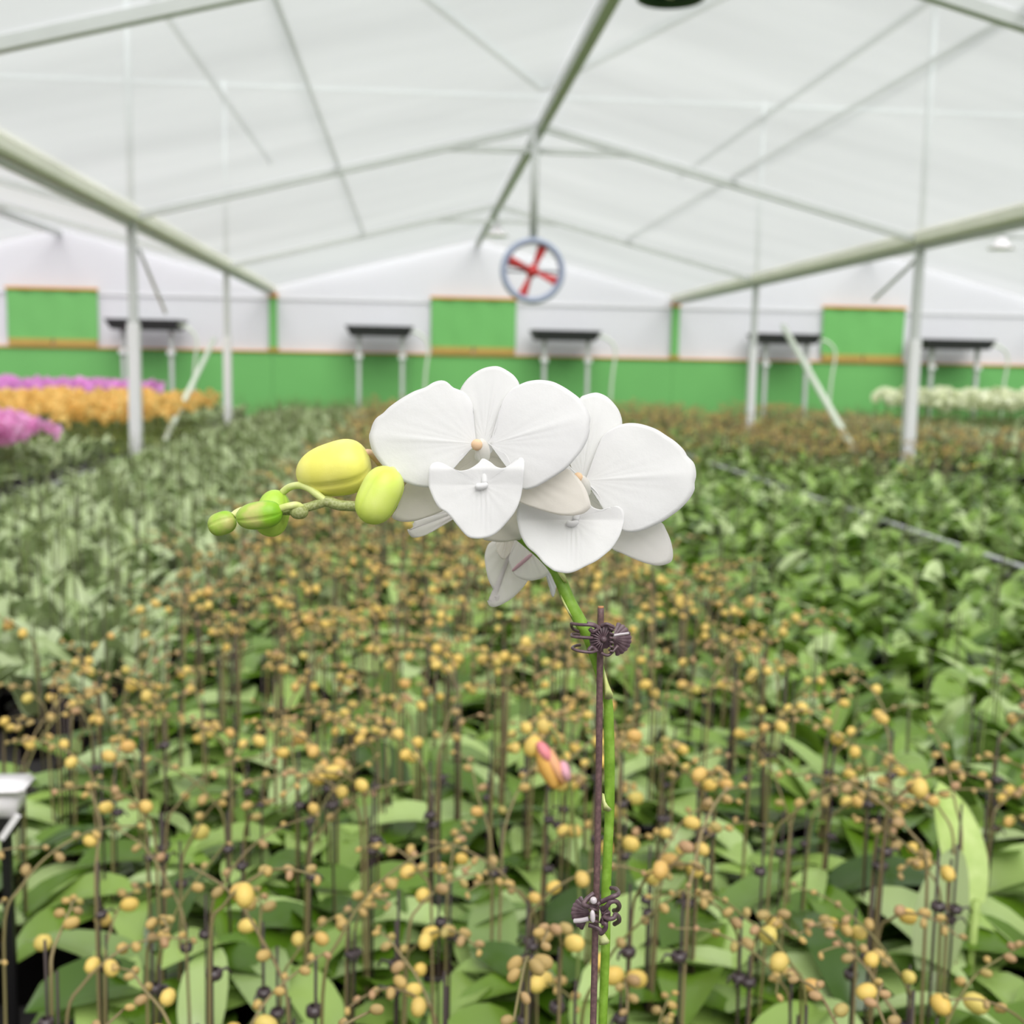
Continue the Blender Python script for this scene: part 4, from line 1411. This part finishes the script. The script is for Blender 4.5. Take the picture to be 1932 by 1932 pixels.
def bract(name, pts, d, mat=None, th=0.0016):
    """a small sheathing scale that wraps the stem: closed lens between its outline and the stem"""
    n = len(pts)
    cx, cy = sum(p[0] for p in pts) / n, sum(p[1] for p in pts) / n
    vs_ = [px(cx, cy, d - th)] + [px(a, b, d) for a, b in pts] + [px(cx, cy, d + th * 2)]
    fs_ = [(0, 1 + (i + 1) % n, 1 + i) for i in range(n)] + [(n + 1, 1 + i, 1 + (i + 1) % n) for i in range(n)]
    return mpart(MB().add(vs_, fs_), name, mat or M['bract'], stem)


bract('bract', [Z6(1545, 140), Z6(1560, 190), Z6(1600, 320), Z6(1655, 450), Z6(1648, 500), Z6(1600, 518), Z6(1545, 505), Z6(1538, 300)], 0.5475)
bract('bract', [Z6(1520, 1650), Z6(1545, 1660), Z6(1560, 1750), Z6(1600, 1820), Z6(1640, 1850), Z6(1600, 1880), Z6(1530, 1860), Z6(1515, 1750)], 0.5515)
bract('bract', [Z4(430, 160), Z4(470, 230), Z4(530, 350), Z4(590, 470), Z4(600, 500), Z4(545, 440), Z4(480, 320), Z4(440, 230)], 0.5475)
bract('bract', [Z5(960, 1300), Z5(1060, 1250), Z5(1160, 1400), Z5(1150, 1450), Z5(1060, 1480), Z5(965, 1480)], 0.5545)
bract('bract', [Z2(650, 1545), Z2(690, 1545), Z2(715, 1570), Z2(735, 1640), Z2(700, 1620)], 0.5475)

# pedicels of A and B to the stem
mpart(MB().tube(smooth_path([px(908, 855, DA + 0.003), px(912, 880, DA + 0.018), px(925, 940, 0.552), px(925, 976, 0.560)], 5), 0.0018, 10), 'pedicel', M['stem'], stem)
mpart(MB().tube(smooth_path([px(1102, 920, DB + 0.003), px(1090, 940, DB + 0.014), px(1050, 990, 0.562), px(1010, 1034, 0.558)], 5), 0.0018, 10), 'pedicel', M['stem'], stem)


# ---- buds
def big_bud(a, b, R, d, mat, skew, roll, pedicel=None, ped_mat=None, groove=0.11, pw=2.9, seg=48, lab=None, ng=3):
    A, B = px(*Z3(*a), d), px(*Z3(*b), d)
    ax = B - A
    L = ax.length
    side = (Matrix.Rotation(roll, 3, ax.normalized()) @ _F)
    mb = MB().blob((A + B) / 2, ax, L, R * d / FPX / 4.83, seg, 22, groove, ng, pw, skew, side=side)
    bo = mpart(mb, 'bud', mat, orchid)
    if lab: tag(bo, lab)
    if pedicel:
        pp = smooth_path([px(*Z3(x, y), dd) for x, y, dd in pedicel], 6)
        mpart(MB().tube(pp, [pedicel_r] * len(pp), 10), 'pedicel', ped_mat or M['bract'], bo)
    return bo


M['pedicel_pink'] = speckled('blush_pedicel', lin(214, 190, 120), lin(232, 190, 160), lin(236, 206, 160), 200)
pedicel_r = 0.0017
big_bud((1540, 340), (868, 480), 252, 0.527, M['bud_yellow'], 0.16, 0.9, [(1490, 265, 0.527), (1530, 262, 0.529), (1575, 295, 0.533), (1640, 380, 0.540), (1700, 500, 0.546), (1690, 700, 0.535)], M['pedicel_pink'], lab='largest bud, yellow')
big_bud((1745, 400), (1500, 900), 192, 0.505, M['bud_lime'], 0.02, 2.2, [(1740, 420, 0.506), (1760, 480, 0.518), (1700, 620, 0.525), (1600, 735, 0.523)], M['bract'], pw=2.9, lab='lime yellow bud in front of the white petal')
big_bud((700, 602), (600, 1024), 152, 0.530, M['bud_lime2'], -0.05, 0.6, [(740, 622, 0.529), (800, 578, 0.527), (880, 558, 0.524), (960, 575, 0.522), (1040, 630, 0.5205), (1120, 695, 0.5205)], M['bract'], lab='green bud hanging behind the others')
big_bud((738, 800), (318, 862), 128, 0.516, M['bud_leafgreen'], 0.06, 1.3, [(715, 772, 0.516), (790, 750, 0.516), (870, 740, 0.517), (925, 775, 0.519)], M['bract'], lab='long green bud with brownish tip')
big_bud((312, 862), (66, 950), 108, 0.524, M['bud_leafgreen'], 0.0, 1.8, [(290, 835, 0.524), (330, 805, 0.525), (375, 785, 0.526)], M['bract'], lab='smallest bud at the end of the spray')
mpart(MB().blob(px(*Z3(890, 800), 0.5185), _R, 0.0085, 0.0034, 14, 10), 'node', M['stem_tip'], stem)

# ---- pot and leaves of the tall orchid (below the picture)
mb = MB()
mb.lathe([(0.0, 0.0), (0.046, 0.0), (0.06, 0.1), (0.064, 0.1), (0.064, 0.112), (0.058, 0.112), (0.056, 0.096)], 24, 0, MAIN + Vector((-0.02, 0, 0)))
mb.lathe([(0.056, 0.096), (0.03, 0.1), (0.0, 0.102)], 24, 1, MAIN + Vector((-0.02, 0, 0)))
me = mb.mesh('pot', [M['pot'], M['bark']])
me.transform(INV)
link('pot', me, orchid)
r_ = random.Random(5)
for l in plant_leaves('bud', r_):
    me = l.mesh('leaf', M['leaf'])
    me.transform(Matrix.Translation((-0.02, 0, 0.1)))
    link('leaf', me, orchid)

# ---- stake
s_top, s_mid, s_bot = px(1133.5, 1147, 0.546), px(1129, 1500, 0.5485), px(1119, 1935, 0.552)
gz = s_bot + (s_bot - s_mid).normalized() * 0.0
gnd = s_bot + (s_bot - s_mid) * ((s_bot.z - (ZT + 0.02)) / (s_mid.z - s_bot.z))
stk = thing('plant_stake', 'thin purple brown stake with cut tip beside the white orchid stem', 'stake', (gnd.x, gnd.y, ZT + 0.02))
sp_ = [s_top, px(1132, 1260, 0.547), s_mid, px(1125, 1700, 0.550), s_bot, s_bot.lerp(gnd, 0.5), gnd]
MB().tube(smooth_path(sp_, 5), 6.3 * 0.548 / FPX, 12).build('shaft', M['main_stake'], stk)
MB().tube([s_top - _U * 0.0002, s_top + (s_top - s_mid).normalized() * 0.0009], 5.6 * 0.548 / FPX, 10).build('cut_end', M['stake_end'], stk)
rebase(stk)

# ---- clips
def wire(pts, conv, d, rpx, n=8, k=5):
    return MB().tube(smooth_path([px(*conv(x, y), d + (o / 1000)) for x, y, o in pts], k), rpx * d / FPX, n)


def plate(c, R, a0, a1, conv, d, tilt, scal=0.06, nsc=9, thick=0.0012, squash=1.0):
    """scalloped half disc; tilt turns its outer edge away from the viewer (mm)"""
    n = 60
    vs_, fs_ = [], []
    for lay in (0, 1):
        vs_.append(px(*conv(*c), d + lay * thick))
        for i in range(n + 1):
            a = a0 + (a1 - a0) * i / n
            q = R * (1 + scal * abs(math.sin(nsc * PI * i / n)))
            vs_.append(px(*conv(c[0] + q * math.cos(a) * squash, c[1] + q * math.sin(a)), d + lay * thick + tilt / 1000))
    m = n + 2
    for i in range(n):
        fs_ += [(0, 1 + i, 2 + i), (m, m + 2 + i, m + 1 + i), (1 + i, m + 1 + i, m + 2 + i, 2 + i)]
    fs_ += [(0, m, m + 1, 1), (0, n + 1, m + n + 1, m)]
    return MB().add(vs_, fs_)


CP = M['main_clip']
c0 = px(*Z4(1010, 790), 0.541)
t = thing('stem_clip', 'plum brown butterfly clip with three prongs, upper one near the stake tip', 'clip', c0, 'butterfly clips on the stake')
plate((1030, 790), 190, 0.55 * PI, 1.72 * PI, Z4, 0.5375, 1.5, 0.05, 9).build('front_fan', CP, t, False)
ribs = t
for i in range(13):
    a = (0.58 + 1.1 * i / 12) * PI
    mbx = wire([(1030 + 45 * math.cos(a), 790 + 45 * math.sin(a), -0.4), (1030 + 195 * math.cos(a), 790 + 200 * math.sin(a), 0.8)], Z4, 0.537, 1.6, 6, 2)
    mbx.build('rib', CP, t)
mpart_ = MB().blob(px(*Z4(1030, 790), 0.5365), -_F, 0.003, 6.5 * 0.54 / FPX, 12, 8).build('boss', CP, t)
for pts in ([(940, 620, 0), (850, 590, -1.5), (720, 585, -1), (600, 572, 2), (578, 575, 5), (600, 640, 9), (680, 680, 12)],
            [(880, 770, 0), (760, 765, -1.5), (640, 755, -0.5), (588, 745, 3), (600, 715, 7), (690, 720, 11)],
            [(930, 950, 0), (850, 970, -1.5), (700, 955, -1), (610, 925, 2), (596, 905, 5), (640, 880, 9), (700, 870, 12)]):
    wire(pts, Z4, 0.5375, 3.1, 8).build('prong', CP, t)
wire([(800, 570, -1), (900, 590, -0.5), (950, 640, 0), (880, 680, 0), (840, 640, -0.5)], Z4, 0.5375, 4.2, 8).build('shoulder', CP, t)
wire([(820, 950, -1), (860, 900, -0.5), (900, 920, 0), (940, 960, 0)], Z4, 0.5375, 4.2, 8).build('shoulder', CP, t)
plate((1035, 790), 128, -0.52 * PI, 0.6 * PI, Z4, 0.5385, 0.8, 0.05, 8).build('front_fan', CP, t, False)
plate((1150, 785), 235, -0.42 * PI, 0.44 * PI, Z4, 0.546, 5, 0.05, 10, squash=1.12).build('rear_fan', CP, t, False)
coil = []
for i in range(90):
    u = i / 89
    a = u * 2 * PI * 6
    coil.append(px(*Z4(1140 + 26 * math.cos(a), 600 + 370 * u), 0.5385 + 0.0035 * math.sin(a)))
MB().tube(coil, 2.3 * 0.54 / FPX, 7).build('spring', CP, t)
wire([(1000, 600, 0), (1060, 575, -1), (1120, 590, -1), (1180, 630, 0)], Z4, 0.538, 3.4, 8).build('grip', CP, t)
wire([(1000, 980, 0), (1060, 1010, -1), (1120, 1000, -1), (1230, 880, 1)], Z4, 0.538, 3.0, 8).build('grip', CP, t)
tag(wire([(1165, 735, -2), (1270, 718, 0), (1380, 705, 4)], Z4, 0.5405, 2.4, 8).build('pin', M['clip_shine'], t), 'pale shiny pin')  # highlight on the rear fan, modelled as a pale bar
rebase(t)

c0 = px(*Z5(930, 950), 0.545)
t = thing('stem_clip', 'plum brown butterfly clip with curled prongs, lower one near the bottom edge', 'clip', c0, 'butterfly clips on the stake')
plate((800, 890), 330, 0.62 * PI, 1.36 * PI, Z5, 0.5455, 3.5, 0.05, 9, squash=1.0).build('rear_fan', CP, t, False)
plate((1020, 930), 150, -0.62 * PI, 0.62 * PI, Z5, 0.541, 1.0, 0.06, 7).build('front_fan', CP, t, False)
for i in range(6):
    a = (-0.45 + 0.9 * i / 5) * PI
    wire([(1020 + 25 * math.cos(a), 930 + 25 * math.sin(a), -0.3), (1020 + 160 * math.cos(a), 930 + 170 * math.sin(a), 0.4)], Z5, 0.5405, 2.4, 6, 2).build('rib', CP, t)
for pts in ([(1010, 690, 0), (1130, 640, -2), (1230, 590, -3), (1305, 560, -2), (1320, 510, 2), (1270, 455, 6), (1190, 440, 10)],
            [(1040, 830, 0), (1120, 760, -2), (1180, 690, -3), (1270, 680, -2), (1335, 750, 1), (1310, 830, 4), (1240, 850, 8)],
            [(1050, 960, 0), (1150, 1000, -2), (1240, 980, -2), (1265, 920, -1), (1320, 960, 2), (1330, 1040, 4), (1250, 1095, 8)],
            [(1030, 1080, 0), (1090, 1090, -1), (1080, 1180, 0), (1000, 1270, 1), (985, 1200, 0), (880, 1140, 0), (780, 1110, 0)],
            [(980, 700, 0), (880, 780, -1), (760, 770, 0), (690, 740, 1), (745, 640, 3), (870, 540, 5)]):
    wire(pts, Z5, 0.5405, 4.6, 8).build('prong', CP, t)
tag(wire([(520, 1040, 2), (640, 1030, 0), (780, 1000, -1)], Z5, 0.5405, 4.6, 8).build('pin', M['clip_shine'], t), 'pale shiny pin')  # white glint across this fan, put in as a pale bar
coil = []
for i in range(70):
    u = i / 69
    a = u * 2 * PI * 4
    coil.append(px(*Z5(860 + 60 * math.cos(a) + 20 * u, 640 + 430 * u), 0.5395 + 0.0045 * math.sin(a)))
MB().tube(coil, 3.0 * 0.54 / FPX, 8).build('spring', CP, t)
for (cx, cy, hh, ww, tl) in ((868, 665, 130, 62, -0.35), (852, 955, 235, 48, -0.05)):  # shine on the dark spring, put in as two pale blobs
    o = MB().blob(px(*Z5(cx, cy), 0.5345), _U + _R * tl, hh / 9.66 * 0.54 / FPX, ww / 9.66 * 0.54 / FPX, 12, 9, 0, pw=2.8).build('spring_end', M['clip_shine'], t)
    tag(o, 'pale shiny end of the spring')
rebase(t)
